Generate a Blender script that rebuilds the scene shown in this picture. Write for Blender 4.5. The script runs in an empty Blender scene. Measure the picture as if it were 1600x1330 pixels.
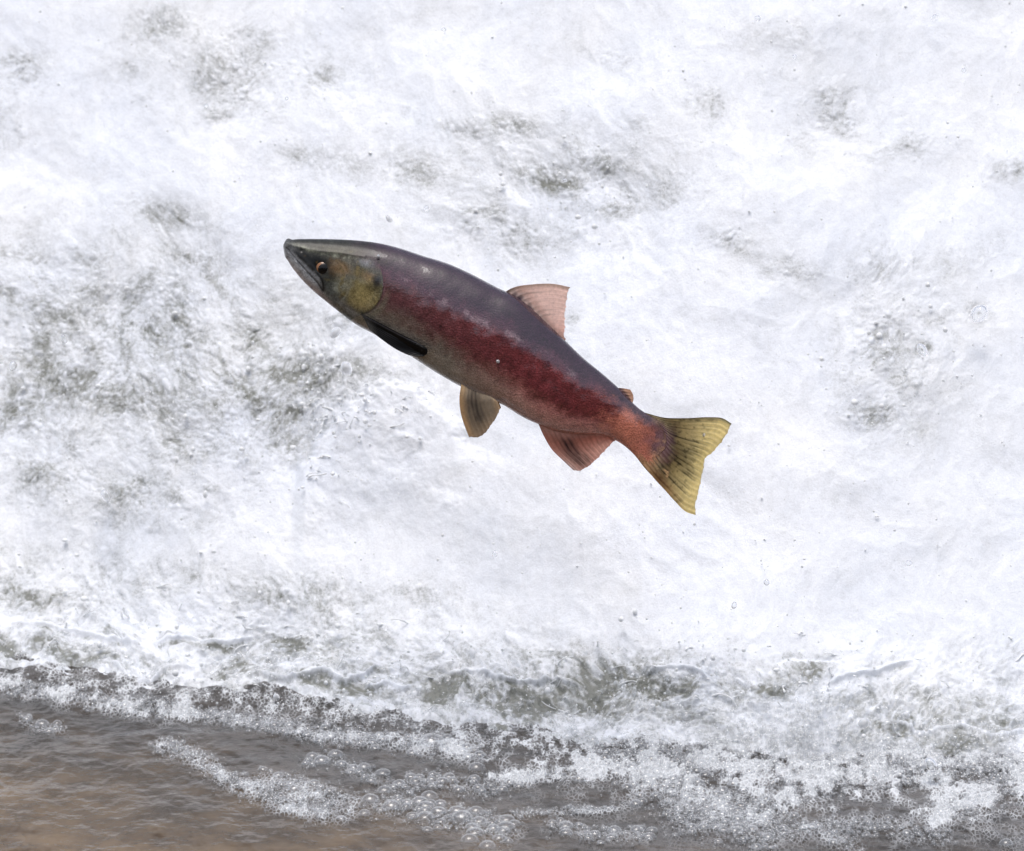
import bpy, math
import numpy as np
from mathutils import Vector, Matrix

# ------------------------------------------------------------------ camera, sky, sun, exposure
sc = bpy.context.scene
COL = sc.collection
PITCH = math.radians(15.0)
DIST, SPAN = 8.0, 1.28                       # metres to the fish, metres across the frame there
S = SPAN / 1600.0                            # metres per photograph pixel at the fish
AIM = np.array([0.0, 0.0, 0.437])
FWD = np.array([0.0, math.cos(PITCH), -math.sin(PITCH)])
UP = np.array([0.0, math.sin(PITCH), math.cos(PITCH)])
CAM = AIM - DIST * FWD
cd = bpy.data.cameras.new('camera')
cam = bpy.data.objects.new('camera', cd)
COL.objects.link(cam)
cam.location = Vector(CAM)
cam.rotation_euler = (math.pi / 2 - PITCH, 0, 0)
cd.sensor_width = 36.0
cd.lens = 36.0 * DIST / SPAN
cd.clip_start, cd.clip_end = 0.1, 3000.0
cd.dof.use_dof = True
cd.dof.focus_distance = DIST - 0.02
cd.dof.aperture_fstop = 9.0
sc.camera = cam

SUN_EL, SUN_AZ = 78.0, 205.0                 # degrees; azimuth clockwise from +Y (high, a little behind the camera)
w = bpy.data.worlds.new('World')
sc.world = w
w.use_nodes = True
nt = w.node_tree
nt.nodes.clear()
sky = nt.nodes.new('ShaderNodeTexSky')
sky.sky_type = 'NISHITA'
sky.sun_disc = False
sky.sun_elevation = math.radians(SUN_EL)
sky.sun_rotation = math.radians(SUN_AZ)
sky.air_density, sky.dust_density, sky.ozone_density = 1.0, 4.0, 1.0
hsv = nt.nodes.new('ShaderNodeHueSaturation')     # thin overcast: the sky keeps only part of its blue
hsv.inputs['Saturation'].default_value = 0.58
bg = nt.nodes.new('ShaderNodeBackground')
bg.inputs['Strength'].default_value = 0.15
wo = nt.nodes.new('ShaderNodeOutputWorld')
nt.links.new(sky.outputs[0], hsv.inputs['Color'])
nt.links.new(hsv.outputs[0], bg.inputs['Color'])
nt.links.new(bg.outputs[0], wo.inputs['Surface'])

sd = bpy.data.lights.new('sun', 'SUN')
sd.energy = 0.6
sd.angle = math.radians(30)
sd.color = (1.0, 0.98, 0.96)
sun = bpy.data.objects.new('sun', sd)
COL.objects.link(sun)
az, el = math.radians(SUN_AZ), math.radians(SUN_EL)
sdir = Vector((math.sin(az) * math.cos(el), math.cos(az) * math.cos(el), math.sin(el)))
sun.rotation_euler = sdir.to_track_quat('Z', 'Y').to_euler()
sun.location = sdir * 20

vs = sc.view_settings
vs.view_transform = 'Standard'
vs.look = 'None'
vs.gamma = 1.0
vs.use_curve_mapping = False
vs.exposure = 0.34
sc.cycles.use_denoising = True
sc.cycles.max_bounces = 6
sc.cycles.diffuse_bounces = 3
sc.cycles.glossy_bounces = 3
sc.cycles.use_adaptive_sampling = True
sc.cycles.adaptive_threshold = 0.03
sc.cycles.transparent_max_bounces = 12
sc.cycles.transmission_bounces = 6
sc.cycles.caustics_reflective = False
sc.cycles.caustics_refractive = False

# ------------------------------------------------------------------ numeric helpers
_rs = np.random.RandomState(7)
_perm = _rs.permutation(256)
_perm = np.concatenate([_perm, _perm, _perm])
_ang = _rs.rand(256) * 2 * np.pi
_gx, _gy = np.cos(_ang), np.sin(_ang)


def perlin(x, y, seed=0):
    x = np.asarray(x, float) + seed * 17.37
    y = np.asarray(y, float) + seed * 31.71
    xf, yf = np.floor(x), np.floor(y)
    xi, yi = xf.astype(np.int64) & 255, yf.astype(np.int64) & 255
    fx, fy = x - xf, y - yf
    u = fx * fx * fx * (fx * (fx * 6 - 15) + 10)
    v = fy * fy * fy * (fy * (fy * 6 - 15) + 10)

    def g(ix, iy, dx, dy):
        h = _perm[_perm[ix] + iy]
        return _gx[h] * dx + _gy[h] * dy
    a = g(xi, yi, fx, fy)
    b = g((xi + 1) & 255, yi, fx - 1, fy)
    c = g(xi, (yi + 1) & 255, fx, fy - 1)
    d = g((xi + 1) & 255, (yi + 1) & 255, fx - 1, fy - 1)
    ab = a + u * (b - a)
    return 1.5 * (ab + v * (c + u * (d - c) - ab))


def fbm(x, y, lam, octs, seed=0, gain=0.5):
    out, a, f = 0.0, 1.0, 1.0 / lam
    for i in range(octs):
        out = out + a * perlin(x * f, y * f, seed + i * 3)
        a *= gain
        f *= 2.03
    return out


def billow(x, y, lam, octs, seed=0, gain=0.5):
    out, a, f = 0.0, 1.0, 1.0 / lam
    for i in range(octs):
        out = out + a * (np.abs(perlin(x * f, y * f, seed + i * 3)) * 2 - 0.55)
        a *= gain
        f *= 2.03
    return out


def worley(x, y, cell, seed=0):
    """distance to the nearest scattered point (in cells) and that point's random number."""
    x = np.asarray(x, float) / cell + seed * 13.1
    y = np.asarray(y, float) / cell + seed * 7.7
    xf, yf = np.floor(x).astype(np.int64), np.floor(y).astype(np.int64)
    best, rid = np.full(x.shape, 9.0), np.zeros(x.shape)
    tab = np.random.RandomState(900 + seed).rand(3, 256)
    for i in (-1, 0, 1):
        for j in (-1, 0, 1):
            h = _perm[_perm[(xf + i) & 255] + ((yf + j) & 255)]
            d = np.hypot(xf + i + .15 + .7 * tab[0][h] - x, yf + j + .15 + .7 * tab[1][h] - y)
            m = d < best
            best = np.where(m, d, best)
            rid = np.where(m, tab[2][h], rid)
    return best, rid


def sstep(a, b, x):
    t = np.clip((x - a) / (b - a), 0, 1)
    return t * t * (3 - 2 * t)


def spline(pts, n, closed=False):
    """Catmull-Rom through the points, n samples spaced evenly in chord length."""
    p = np.asarray(pts, float)
    d = np.concatenate([[0], np.cumsum(np.maximum(np.linalg.norm(np.diff(p, axis=0), axis=1), 1e-6))])
    return crom(d, p, np.linspace(0, d[-1], n))


def crom(k, p, q):
    p = np.asarray(p, float)
    if p.ndim == 1:
        return crom(k, p[:, None], q)[:, 0]
    m = np.empty_like(p)
    m[1:-1] = ((p[2:] - p[1:-1]) / (k[2:] - k[1:-1])[:, None] * (k[1:-1] - k[:-2])[:, None]
               + (p[1:-1] - p[:-2]) / (k[1:-1] - k[:-2])[:, None] * (k[2:] - k[1:-1])[:, None]) / (k[2:] - k[:-2])[:, None]
    m[0] = (p[1] - p[0]) / (k[1] - k[0])
    m[-1] = (p[-1] - p[-2]) / (k[-1] - k[-2])
    i = np.clip(np.searchsorted(k, q, side='right') - 1, 0, len(k) - 2)
    h = (k[i + 1] - k[i])[:, None]
    t = ((q - k[i])[:, None]) / h
    return ((2 * t**3 - 3 * t**2 + 1) * p[i] + (t**3 - 2 * t**2 + t) * h * m[i]
            + (-2 * t**3 + 3 * t**2) * p[i + 1] + (t**3 - t**2) * h * m[i + 1])


def mesh_np(name, verts, quads=None, tris=None, attrs=None, smooth=True):
    me = bpy.data.meshes.new(name)
    verts = np.ascontiguousarray(verts, dtype=np.float32)
    me.vertices.add(len(verts))
    me.vertices.foreach_set('co', verts.ravel())
    idx, starts, tot = [], [], 0
    for arr, k in ((quads, 4), (tris, 3)):
        if arr is None or len(arr) == 0:
            continue
        idx.append(np.asarray(arr, np.int32).ravel())
        starts.append(tot + np.arange(len(arr), dtype=np.int32) * k)
        tot += len(arr) * k
    if tot:
        me.loops.add(tot)
        me.loops.foreach_set('vertex_index', np.concatenate(idx))
        st = np.concatenate(starts)
        me.polygons.add(len(st))
        me.polygons.foreach_set('loop_start', st)
    me.update(calc_edges=True)
    for k, a in (attrs or {}).items():
        a = np.asarray(a, np.float32)
        if a.ndim == 1:
            at = me.attributes.new(k, 'FLOAT', 'POINT')
            at.data.foreach_set('value', a)
        else:
            at = me.attributes.new(k, 'FLOAT_COLOR', 'POINT')
            if a.shape[1] == 3:
                a = np.concatenate([a, np.ones((len(a), 1), np.float32)], axis=1)
            at.data.foreach_set('color', np.ascontiguousarray(a).ravel())
    if tot and smooth:
        me.polygons.foreach_set('use_smooth', np.ones(len(me.polygons), bool))
    me.validate()
    return me


def grid_quads(nr, nc, wrap=False):
    r = np.arange(nr - 1)[:, None]
    c = np.arange(nc if wrap else nc - 1)[None, :]
    c1 = (c + 1) % nc
    return np.stack([r * nc + c, r * nc + c1, (r + 1) * nc + c1, (r + 1) * nc + c], axis=-1).reshape(-1, 4)


def add(name, me, mat=None, parent=None, loc=None):
    o = bpy.data.objects.new(name, me)
    COL.objects.link(o)
    if mat is not None and me is not None and not me.materials:
        me.materials.append(mat)
    if parent is not None:
        o.parent = parent
    if loc is not None:
        o.location = loc
    return o


def tag(o, label=None, cat=None, group=None, kind=None):
    for k, v in (('label', label), ('category', cat), ('group', group), ('kind', kind)):
        if v:
            o[k] = v
    return o


# ------------------------------------------------------------------ materials
class NT:
    def __init__(self, name):
        self.m = bpy.data.materials.new(name)
        self.m.use_nodes = True
        self.t = self.m.node_tree
        self.t.nodes.clear()
        self.out = self.t.nodes.new('ShaderNodeOutputMaterial')

    def n(self, kind, **kw):
        nd = self.t.nodes.new(kind)
        for k, v in kw.items():
            setattr(nd, k, v)
        return nd

    def l(self, a, b):
        self.t.links.new(a, b)

    def attr(self, name, out='Fac'):
        a = self.n('ShaderNodeAttribute', attribute_name=name)
        return a.outputs[out]

    def noise(self, scale, detail=4, rough=0.55, vec=None):
        nd = self.n('ShaderNodeTexNoise')
        nd.inputs['Scale'].default_value = scale
        nd.inputs['Detail'].default_value = detail
        nd.inputs['Roughness'].default_value = rough
        if vec is not None:
            self.l(vec, nd.inputs['Vector'])
        return nd.outputs['Fac']

    def math(self, op, a, b=None, clamp=False):
        nd = self.n('ShaderNodeMath', operation=op)
        nd.use_clamp = clamp
        for i, v in enumerate((a, b)):
            if v is None:
                continue
            if isinstance(v, (int, float)):
                nd.inputs[i].default_value = v
            else:
                self.l(v, nd.inputs[i])
        return nd.outputs[0]

    def remap(self, v, a, b, c=0.0, d=1.0, smooth=True):
        nd = self.n('ShaderNodeMapRange')
        if smooth:
            nd.interpolation_type = 'SMOOTHSTEP'
        self.l(v, nd.inputs['Value'])
        for k, x in (('From Min', a), ('From Max', b), ('To Min', c), ('To Max', d)):
            nd.inputs[k].default_value = x
        return nd.outputs['Result']

    def mix(self, fac, a, b, blend='MIX'):
        nd = self.n('ShaderNodeMix', data_type='RGBA', blend_type=blend)
        for v, i in ((fac, 0), (a, 6), (b, 7)):
            if isinstance(v, (int, float)):
                nd.inputs[i].default_value = v
            elif isinstance(v, tuple):
                nd.inputs[i].default_value = v if len(v) == 4 else (*v, 1)
            else:
                self.l(v, nd.inputs[i])
        return nd.outputs[2]

    def bump(self, h, strength, dist, normal=None):
        nd = self.n('ShaderNodeBump')
        nd.inputs['Strength'].default_value = strength
        nd.inputs['Distance'].default_value = dist
        self.l(h, nd.inputs['Height'])
        if normal is not None:
            self.l(normal, nd.inputs['Normal'])
        return nd.outputs['Normal']

    def principled(self, **kw):
        p = self.n('ShaderNodeBsdfPrincipled')
        for k, v in kw.items():
            k = k.replace('_', ' ')
            if isinstance(v, (int, float, tuple)):
                p.inputs[k].default_value = v
            else:
                self.l(v, p.inputs[k])
        return p

    def finish(self, shader):
        self.l(shader, self.out.inputs['Surface'])
        return self.m


def objcoord(N, stretch=(1, 1, 1)):
    tc = N.n('ShaderNodeTexCoord')
    mp = N.n('ShaderNodeMapping')
    mp.inputs['Scale'].default_value = stretch
    N.l(tc.outputs['Object'], mp.inputs['Vector'])
    return mp.outputs['Vector']


def mat_whitewater():
    N = NT('whitewater')
    v = objcoord(N)
    f = N.attr('foam')
    # air bubbles caught in the water: fine cells show where the foam thins out
    vo = N.n('ShaderNodeTexVoronoi', feature='DISTANCE_TO_EDGE')
    vo.inputs['Scale'].default_value = 190.0
    N.l(v, vo.inputs['Vector'])
    rim = N.remap(vo.outputs['Distance'], 0.0, 0.16, 1.0, 0.0)
    fine = N.noise(420.0, 3, 0.6, v)
    mid = N.math('MULTIPLY', f, N.math('SUBTRACT', 1.0, f))
    d = N.math('ADD', N.math('MULTIPLY', N.math('SUBTRACT', rim, 0.35), 0.55),
               N.math('MULTIPLY', N.math('SUBTRACT', fine, 0.5), 1.9))
    fo = N.math('ADD', f, N.math('MULTIPLY', mid, d), clamp=True)
    water = N.mix(N.noise(9.0, 3, 0.5, v), (0.155, 0.16, 0.125), (0.29, 0.295, 0.275))
    white = N.mix(N.noise(6.0, 4, 0.6, v), (0.80, 0.85, 0.95), (0.91, 0.91, 0.90))
    dust = N.math('ADD', N.math('MULTIPLY', N.noise(480.0, 2, 0.6, v), 0.30), N.math('MULTIPLY', N.noise(70.0, 4, 0.65, v), 0.20))
    dn = N.n('ShaderNodeVectorMath', operation='SCALE')
    N.l(white, dn.inputs[0])
    N.l(N.math('ADD', dust, 0.765), dn.inputs['Scale'])
    col = N.mix(fo, water, dn.outputs[0])
    rough = N.remap(fo, 0.2, 0.9, 0.09, 0.42)
    h = N.math('ADD', N.noise(260.0, 4, 0.65, v), N.math('MULTIPLY', rim, 0.25))
    bn = N.n('ShaderNodeBump')
    bn.inputs['Distance'].default_value = 0.0022
    N.l(h, bn.inputs['Height'])
    N.l(N.remap(fo, 0.3, 1.0, 0.6, 0.22), bn.inputs['Strength'])
    p = N.principled(Base_Color=col, Roughness=rough, Normal=bn.outputs[0], IOR=1.33,
                     Specular_IOR_Level=0.45)
    return N.finish(p.outputs[0])


def mat_pool():
    N = NT('river_pool')
    v = objcoord(N)
    f = N.attr('foam')
    silt = N.attr('silt')
    vo = N.n('ShaderNodeTexVoronoi', feature='DISTANCE_TO_EDGE')
    vo.inputs['Scale'].default_value = 210.0
    N.l(objcoord(N, (1, .4, 1)), vo.inputs['Vector'])
    rim = N.remap(vo.outputs['Distance'], 0.0, 0.2, 1.0, 0.0)
    fine = N.noise(300.0, 3, 0.6, v)
    mid = N.math('MULTIPLY', f, N.math('SUBTRACT', 1.0, f))
    d = N.math('ADD', N.math('MULTIPLY', N.math('SUBTRACT', rim, 0.4), 2.6),
               N.math('MULTIPLY', N.math('SUBTRACT', fine, 0.5), 2.4))
    fo = N.math('ADD', f, N.math('MULTIPLY', mid, d), clamp=True)
    bed = objcoord(N, (0.7, 0.8, 1))
    grain = N.noise(22.0, 5, 0.6, bed)
    brown = N.mix(N.remap(grain, .3, .7), (0.076, 0.047, 0.022), (0.175, 0.114, 0.056))
    grey = N.mix(N.remap(grain, .3, .7), (0.020, 0.017, 0.014), (0.060, 0.049, 0.040))
    water = N.mix(silt, grey, brown)
    col = N.mix(fo, water, (0.74, 0.76, 0.78))
    rough = N.remap(fo, 0.1, 0.8, 0.05, 0.35)
    h = N.math('ADD', N.math('ADD', N.noise(75.0, 3, 0.55, bed), N.math('MULTIPLY', N.noise(230.0, 2, 0.6, bed), 0.35)), N.math('MULTIPLY', N.math('MULTIPLY', rim, fo), 0.8))
    nb = N.bump(h, 0.5, 0.0016)
    p = N.principled(Base_Color=col, Roughness=rough, Normal=nb, IOR=1.33)
    return N.finish(p.outputs[0])


def mat_bubble():
    N = NT('bubble_film')
    lw = N.n('ShaderNodeLayerWeight')
    lw.inputs['Blend'].default_value = 0.5
    rim = N.math('POWER', lw.outputs['Facing'], 3.2)
    gl = N.n('ShaderNodeBsdfGlossy')
    gl.inputs['Roughness'].default_value = 0.10
    gl.inputs['Color'].default_value = (0.95, 0.96, 0.97, 1)
    df = N.n('ShaderNodeBsdfDiffuse')
    df.inputs['Color'].default_value = (0.75, 0.77, 0.78, 1)
    tr = N.n('ShaderNodeBsdfTransparent')
    a = N.n('ShaderNodeMixShader')
    a.inputs[0].default_value = 0.45
    N.l(gl.outputs[0], a.inputs[1])
    N.l(df.outputs[0], a.inputs[2])
    b = N.n('ShaderNodeMixShader')
    N.l(N.math('ADD', N.math('MULTIPLY', rim, 0.75), 0.14, clamp=True), b.inputs[0])
    N.l(tr.outputs[0], b.inputs[1])
    N.l(a.outputs[0], b.inputs[2])
    return N.finish(b.outputs[0])


def mat_drop():
    N = NT('clear_water')
    p = N.principled(Base_Color=(0.97, 0.98, 0.99, 1), Roughness=0.0, IOR=1.33, Transmission_Weight=1.0)
    return N.finish(p.outputs[0])


def mat_spray():
    N = NT('spray_water')
    p = N.principled(Base_Color=(0.95, 0.96, 0.97, 1), Roughness=0.05, IOR=1.33, Transmission_Weight=0.1)
    return N.finish(p.outputs[0])


def mat_plain_drop():
    N = NT('bead_of_water')
    p = N.principled(Base_Color=(0.95, 0.96, 0.97, 1), Roughness=0.0, IOR=1.33, Transmission_Weight=0.7)
    return N.finish(p.outputs[0])


def mat_skin():
    N = NT('salmon_skin')
    v = objcoord(N)
    col = N.attr('tint', 'Color')
    # pigment grain and speckle of the skin
    g1 = N.noise(620.0, 3, 0.7, v)
    g2 = N.noise(90.0, 4, 0.6, v)
    k = N.math('ADD', N.math('MULTIPLY', N.math('SUBTRACT', g1, 0.5), 2.4),
               N.math('MULTIPLY', N.math('SUBTRACT', g2, 0.5), 0.9))
    k = N.math('ADD', k, 1.0)
    c2 = N.n('ShaderNodeVectorMath', operation='SCALE')
    N.l(col, c2.inputs[0])
    N.l(k, c2.inputs['Scale'])
    vo = N.n('ShaderNodeTexVoronoi')
    vo.inputs['Scale'].default_value = 430.0
    N.l(objcoord(N, (0.75, 1, 1)), vo.inputs['Vector'])
    h = N.math('ADD', N.math('MULTIPLY', vo.outputs['Distance'], N.attr('scaly')), N.math('MULTIPLY', g2, 0.5))
    nb = N.bump(h, 0.6, 0.0009)
    nc = N.bump(N.math('ADD', N.noise(55.0, 3, 0.55, v), N.math('MULTIPLY', N.noise(330.0, 2, 0.6, v), 0.22)), 0.30, 0.0014)
    p = N.principled(Base_Color=c2.outputs[0], Roughness=0.42, Normal=nb, IOR=1.4,
                     Specular_IOR_Level=0.2, Coat_Weight=N.math('ADD', N.math('MULTIPLY', N.attr('scaly'), 0.80), 0.20), Coat_Roughness=0.035, Coat_IOR=1.66, Coat_Normal=nc)
    return N.finish(p.outputs[0])


def mat_fin():
    N = NT('salmon_fin')
    v = objcoord(N)
    col = N.attr('tint', 'Color')
    g = N.math('ADD', N.math('MULTIPLY', N.math('SUBTRACT', N.noise(260.0, 4, 0.65, v), 0.5), 0.7), 1.0)
    c2 = N.n('ShaderNodeVectorMath', operation='SCALE')
    N.l(col, c2.inputs[0])
    N.l(g, c2.inputs['Scale'])
    nb = N.bump(N.noise(200.0, 3, 0.6, v), 0.3, 0.0006)
    p = N.principled(Base_Color=c2.outputs[0], Roughness=0.33, Normal=nb, IOR=1.38, Specular_IOR_Level=0.25,
                     Coat_Weight=0.15, Coat_Roughness=0.12)
    tl = N.n('ShaderNodeBsdfTranslucent')
    N.l(c2.outputs[0], tl.inputs['Color'])
    m = N.n('ShaderNodeMixShader')
    N.l(N.attr('thin'), m.inputs[0])
    N.l(p.outputs[0], m.inputs[1])
    N.l(tl.outputs[0], m.inputs[2])
    return N.finish(m.outputs[0])


def mat_plain(name, col, rough, coat=0.0, spec=0.5):
    N = NT(name)
    v = objcoord(N)
    c = N.mix(N.noise(700.0, 3, 0.6, v), tuple(0.7 * x for x in col), tuple(1.25 * x for x in col))
    p = N.principled(Base_Color=c, Roughness=rough, Coat_Weight=coat, Coat_Roughness=0.03, Specular_IOR_Level=spec)
    return N.finish(p.outputs[0])


M_WW, M_POOL, M_BUB, M_DROP, M_SPRAY = mat_whitewater(), mat_pool(), mat_bubble(), mat_drop(), mat_spray()
M_BEAD = mat_plain_drop()
M_SKIN, M_FIN = mat_skin(), mat_fin()
M_IRIS = mat_plain('eye_iris', (0.26, 0.10, 0.025), 0.25, 0.6)
M_PUPIL = mat_plain('eye_pupil', (0.006, 0.005, 0.005), 0.22, 0.3, 0.2)


# ------------------------------------------------------------------ where the water lies
def ray(px, py):
    v = FWD * DIST + np.array([1.0, 0, 0]) * (px - 800) * S + UP * (665 - py) * S
    return v / np.linalg.norm(v)


def on_pool(px, py):
    d = ray(px, py)
    return CAM + d * (-CAM[2] / d[2])


def pool_xy(px, py):
    p = on_pool(px, py)
    return p[0], p[1]


# toe of the fall: where the white water meets the pool
_toe = np.array([on_pool(a, b)[:2] for a, b in ((-200, 1045), (0, 1058), (150, 1080), (300, 1110), (450, 1122), (600, 1145),
                                                 (750, 1164), (900, 1190), (1050, 1206), (1200, 1216), (1400, 1214), (1600, 1206), (1800, 1196))])


def toe_y(x, t=None):
    x = np.asarray(x, float)
    y = np.interp(x, _toe[:, 0], _toe[:, 1])
    return y if t is None else y + 0.06 * fbm(x, x * 0 + .37, 0.22, 3, 5, 0.55) * sstep(0.30, 0.04, t)


_tt = np.linspace(0, 14.0, 7001)
_phi = np.radians(14 + 36 * sstep(0.04, 0.36, _tt) - 47 * sstep(1.55, 1.85, _tt))
_dt = np.diff(_tt, prepend=0)
_Y = np.cumsum(np.cos(_phi) * _dt)
_Z = np.cumsum(np.sin(_phi) * _dt) - 0.028
_tau = np.linspace(7.4, 10.6, 9000)


def fall_xt(px, py):
    """photograph pixel -> (x, distance up the slope of the fall)."""
    P = CAM[None] + ray(px, py)[None] * _tau[:, None]
    t = np.interp(P[:, 2], _Z, _tt)
    g = P[:, 1] - toe_y(P[:, 0]) - np.interp(t, _tt, _Y)
    i = np.argmax(g > 0)
    return P[i, 0], t[i]


def stretch_axis(lo, hi, step, lo_out, hi_out, g=1.12):
    a = list(np.arange(lo, hi, step))
    st, x, right = step, a[-1], []
    while x < hi_out:
        st *= g
        x += st
        right.append(x)
    st, x, left = step, a[0], []
    while x > lo_out:
        st *= g
        x -= st
        left.append(x)
    return np.array(left[::-1] + a + right)


# patches where little air is mixed in and the grey-green water shows (pixel centre, radii, turn, amount)
CLEAR = [
    (200, 560, 300, 200, 0, .42), (470, 600, 170, 80, 0, .34), (300, 930, 420, 60, 0, .24), (860, 290, 240, 110, 0, .17), (1390, 560, 110, 150, 0, .18), (380, 110, 200, 90, 0, .17), (1320, 190, 120, 70, 0, .13), (900, 1090, 420, 70, 0, .34), (1400, 1130, 260, 60, 0, .3), (160, 770, 200, 70, 0, .26),
    (30, 115, 48, 42, 0, .34), (5, 200, 40, 50, 0, .28), (260, 40, 64, 46, -20, .34), (200, 105, 18, 15, 0, .3), (360, 112, 78, 56, 0, .42),
    (385, 52, 44, 20, 0, .28), (485, 110, 40, 36, 0, .34), (340, 175, 28, 20, 0, .3), (272, 340, 66, 27, 8, .52), (297, 398, 50, 22, 4, .55),
    (335, 440, 60, 11, 38, .45), (30, 398, 42, 20, 0, .38), (100, 500, 78, 50, 20, .58), (72, 520, 30, 30, 0, .6), (200, 480, 76, 52, 0, .45),
    (255, 530, 62, 62, 0, .38), (120, 590, 105, 42, 0, .5), (18, 590, 44, 40, 0, .52), (180, 635, 42, 30, 0, .45), (390, 540, 20, 55, 10, .45),
    (400, 605, 74, 36, 0, .45), (520, 592, 90, 36, -10, .62), (545, 572, 40, 18, 0, .6), (452, 645, 62, 32, 0, .52), (30, 655, 52, 42, 0, .5),
    (262, 690, 42, 24, 0, .52), (180, 762, 62, 36, 20, .48), (60, 745, 62, 42, 0, .34), (272, 782, 20, 15, 20, .6), (331, 765, 13, 9, 0, .75),
    (375, 725, 13, 16, 0, .5), (440, 690, 52, 40, 0, .42), (560, 505, 64, 32, 0, .34), (150, 430, 60, 40, 0, .28), (450, 500, 40, 50, 0, .22),
    (850, 275, 46, 27, 5, .85), (862, 285, 30, 14, 0, .4), (960, 325, 29, 18, -25, .72), (922, 245, 52, 24, 30, .42), (805, 195, 42, 18, 0, .4),
    (735, 202, 62, 18, 0, .3), (660, 265, 62, 42, 0, .33), (500, 255, 84, 30, 0, .3), (742, 340, 60, 40, 0, .4), (815, 365, 72, 42, 0, .3),
    (1000, 290, 72, 52, 0, .28), (1142, 380, 44, 20, 20, .4), (1100, 160, 36, 32, 0, .4), (1312, 170, 42, 46, 0, .38), (1400, 225, 62, 30, 0, .28),
    (1245, 425, 44, 26, 0, .36), (1385, 415, 64, 34, 0, .22), (1582, 265, 34, 22, 0, .4), (1520, 400, 60, 30, -20, .22), (1380, 540, 34, 46, 15, .62), (1441, 546, 15, 12, 0, .75),
    (1465, 500, 34, 14, -20, .34), (1530, 490, 19, 21, 0, .55), (1366, 652, 42, 22, 0, .42), (1405, 592, 26, 26, 0, .38), (1440, 672, 22, 13, 0, .22),
    (893, 500, 11, 17, 20, .55), (1000, 195, 20, 14, 0, .25), (950, 90, 60, 20, 25, .22), (1250, 60, 90, 30, 0, .14),
    (60, 935, 115, 48, 0, .48), (30, 905, 40, 24, 0, .3), (250, 905, 200, 38, 0, .3), (480, 935, 74, 40, 0, .42), (650, 925, 84, 30, 0, .26), (560, 1000, 62, 30, 0, .32),
    (120, 1022, 62, 24, 10, .8), (8, 1012, 22, 22, 0, .85), (230, 1030, 40, 14, 10, .4), (372, 1052, 44, 30, 0, .62), (500, 1080, 110, 15, 0, .7), (455, 1015, 64, 22, 20, .5), (580, 1060, 40, 10, -10, .5),
    (690, 1085, 32, 24, 0, .75), (800, 1092, 82, 28, 0, .8), (900, 1052, 62, 30, 0, .62), (850, 1035, 42, 22, 0, .5), (1000, 1082, 72, 28, 0, .75),
    (970, 1045, 82, 20, 0, .4), (1255, 1050, 44, 18, -6, 1.0), (1208, 1082, 24, 14, 0, .75), (1130, 1085, 44, 20, 0, .45), (1365, 1125, 64, 18, 0, .4),
    (1488, 1152, 30, 18, 0, .8), (1550, 1122, 54, 40, 0, .4), (1402, 1166, 20, 10, 0, .8), (830, 1145, 64, 26, 0, .7), (720, 1130, 40, 22, 0, .5), (1060, 1130, 50, 18, 0, .5),
    (1420, 1080, 50, 20, 0, .3), (1560, 1040, 50, 40, 0, .25), (420, 1100, 60, 14, 0, .45), (250, 1085, 60, 12, 15, .45),
]
# strength of the churning: (pixel centre, radii, amount)
CHURN = [(180, 620, 300, 240, .24), (560, 620, 160, 120, .3), (200, 1000, 420, 120, .6), (900, 1090, 500, 90, .75), (1450, 1110, 300, 100, .7), (880, 300, 160, 110, .22), (1390, 560, 90, 90, .2)]


def blob_field(X, T, items, mode):
    out = np.zeros_like(X)
    for it in items:
        px, py, rx, ry = it[:4]
        rot, amt = (it[4], it[5]) if len(it) == 6 else (0, it[4])
        if mode == 'clear' and py > 1000:
            rx, ry, amt = rx * 1.25, ry * 1.35, min(1.0, amt * 1.25)
        cx, ct = fall_xt(px, py)
        k = S * 1.06
        a = math.radians(rot)
        dx, dt = X - cx, -(T - ct)
        # compare only nearby rows and columns
        R = 2.6 * max(rx, ry) * k
        m = (np.abs(dx) < R) & (np.abs(dt) < R)
        dx, dt = dx[m], dt[m]
        u = (dx * math.cos(a) + dt * math.sin(a)) / (rx * k)
        v = (-dx * math.sin(a) + dt * math.cos(a)) / (ry * k)
        g = amt * np.exp(-0.9 * (u * u + v * v) ** (1.25 if mode == 'clear' else 1.0))
        out[m] = np.maximum(out[m], g) + 0.35 * np.minimum(out[m], g)
    return out


# lips where a sheet of water folds over: line in photograph pixels (left to right), height (m), reach above it (pixels)
LIPS = [([(392, 1060), (420, 1080), (455, 1074), (500, 1066), (545, 1078), (580, 1064), (606, 1042)], .016, 30),
        ([(160, 1034), (188, 1044), (202, 1058), (218, 1066), (234, 1060), (250, 1046), (300, 1050)], .014, 26),
        ([(330, 1046), (352, 1028), (392, 1034), (410, 1058)], -.010, 22),
        ([(566, 1080), (584, 1090), (606, 1080), (628, 1088), (652, 1074)], .012, 22),
        ([(0, 985), (60, 975), (130, 990), (190, 1000), (240, 1010)], .010, 24), ([(240, 1004), (290, 1000), (340, 1010), (400, 1000)], .009, 22),
        ([(680, 1060), (740, 1048), (800, 1066), (860, 1060), (930, 1072)], .012, 26),
        ([(1000, 1064), (1040, 1052), (1090, 1064), (1120, 1086)], .012, 24), ([(1205, 1042), (1250, 1030), (1300, 1034), (1340, 1052)], -.008, 20), ([(1290, 1070), (1340, 1052), (1390, 1040), (1430, 1030)], .010, 24),
        ([(1380, 1120), (1440, 1136), (1500, 1128), (1560, 1142), (1620, 1130)], .010, 24)]


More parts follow.
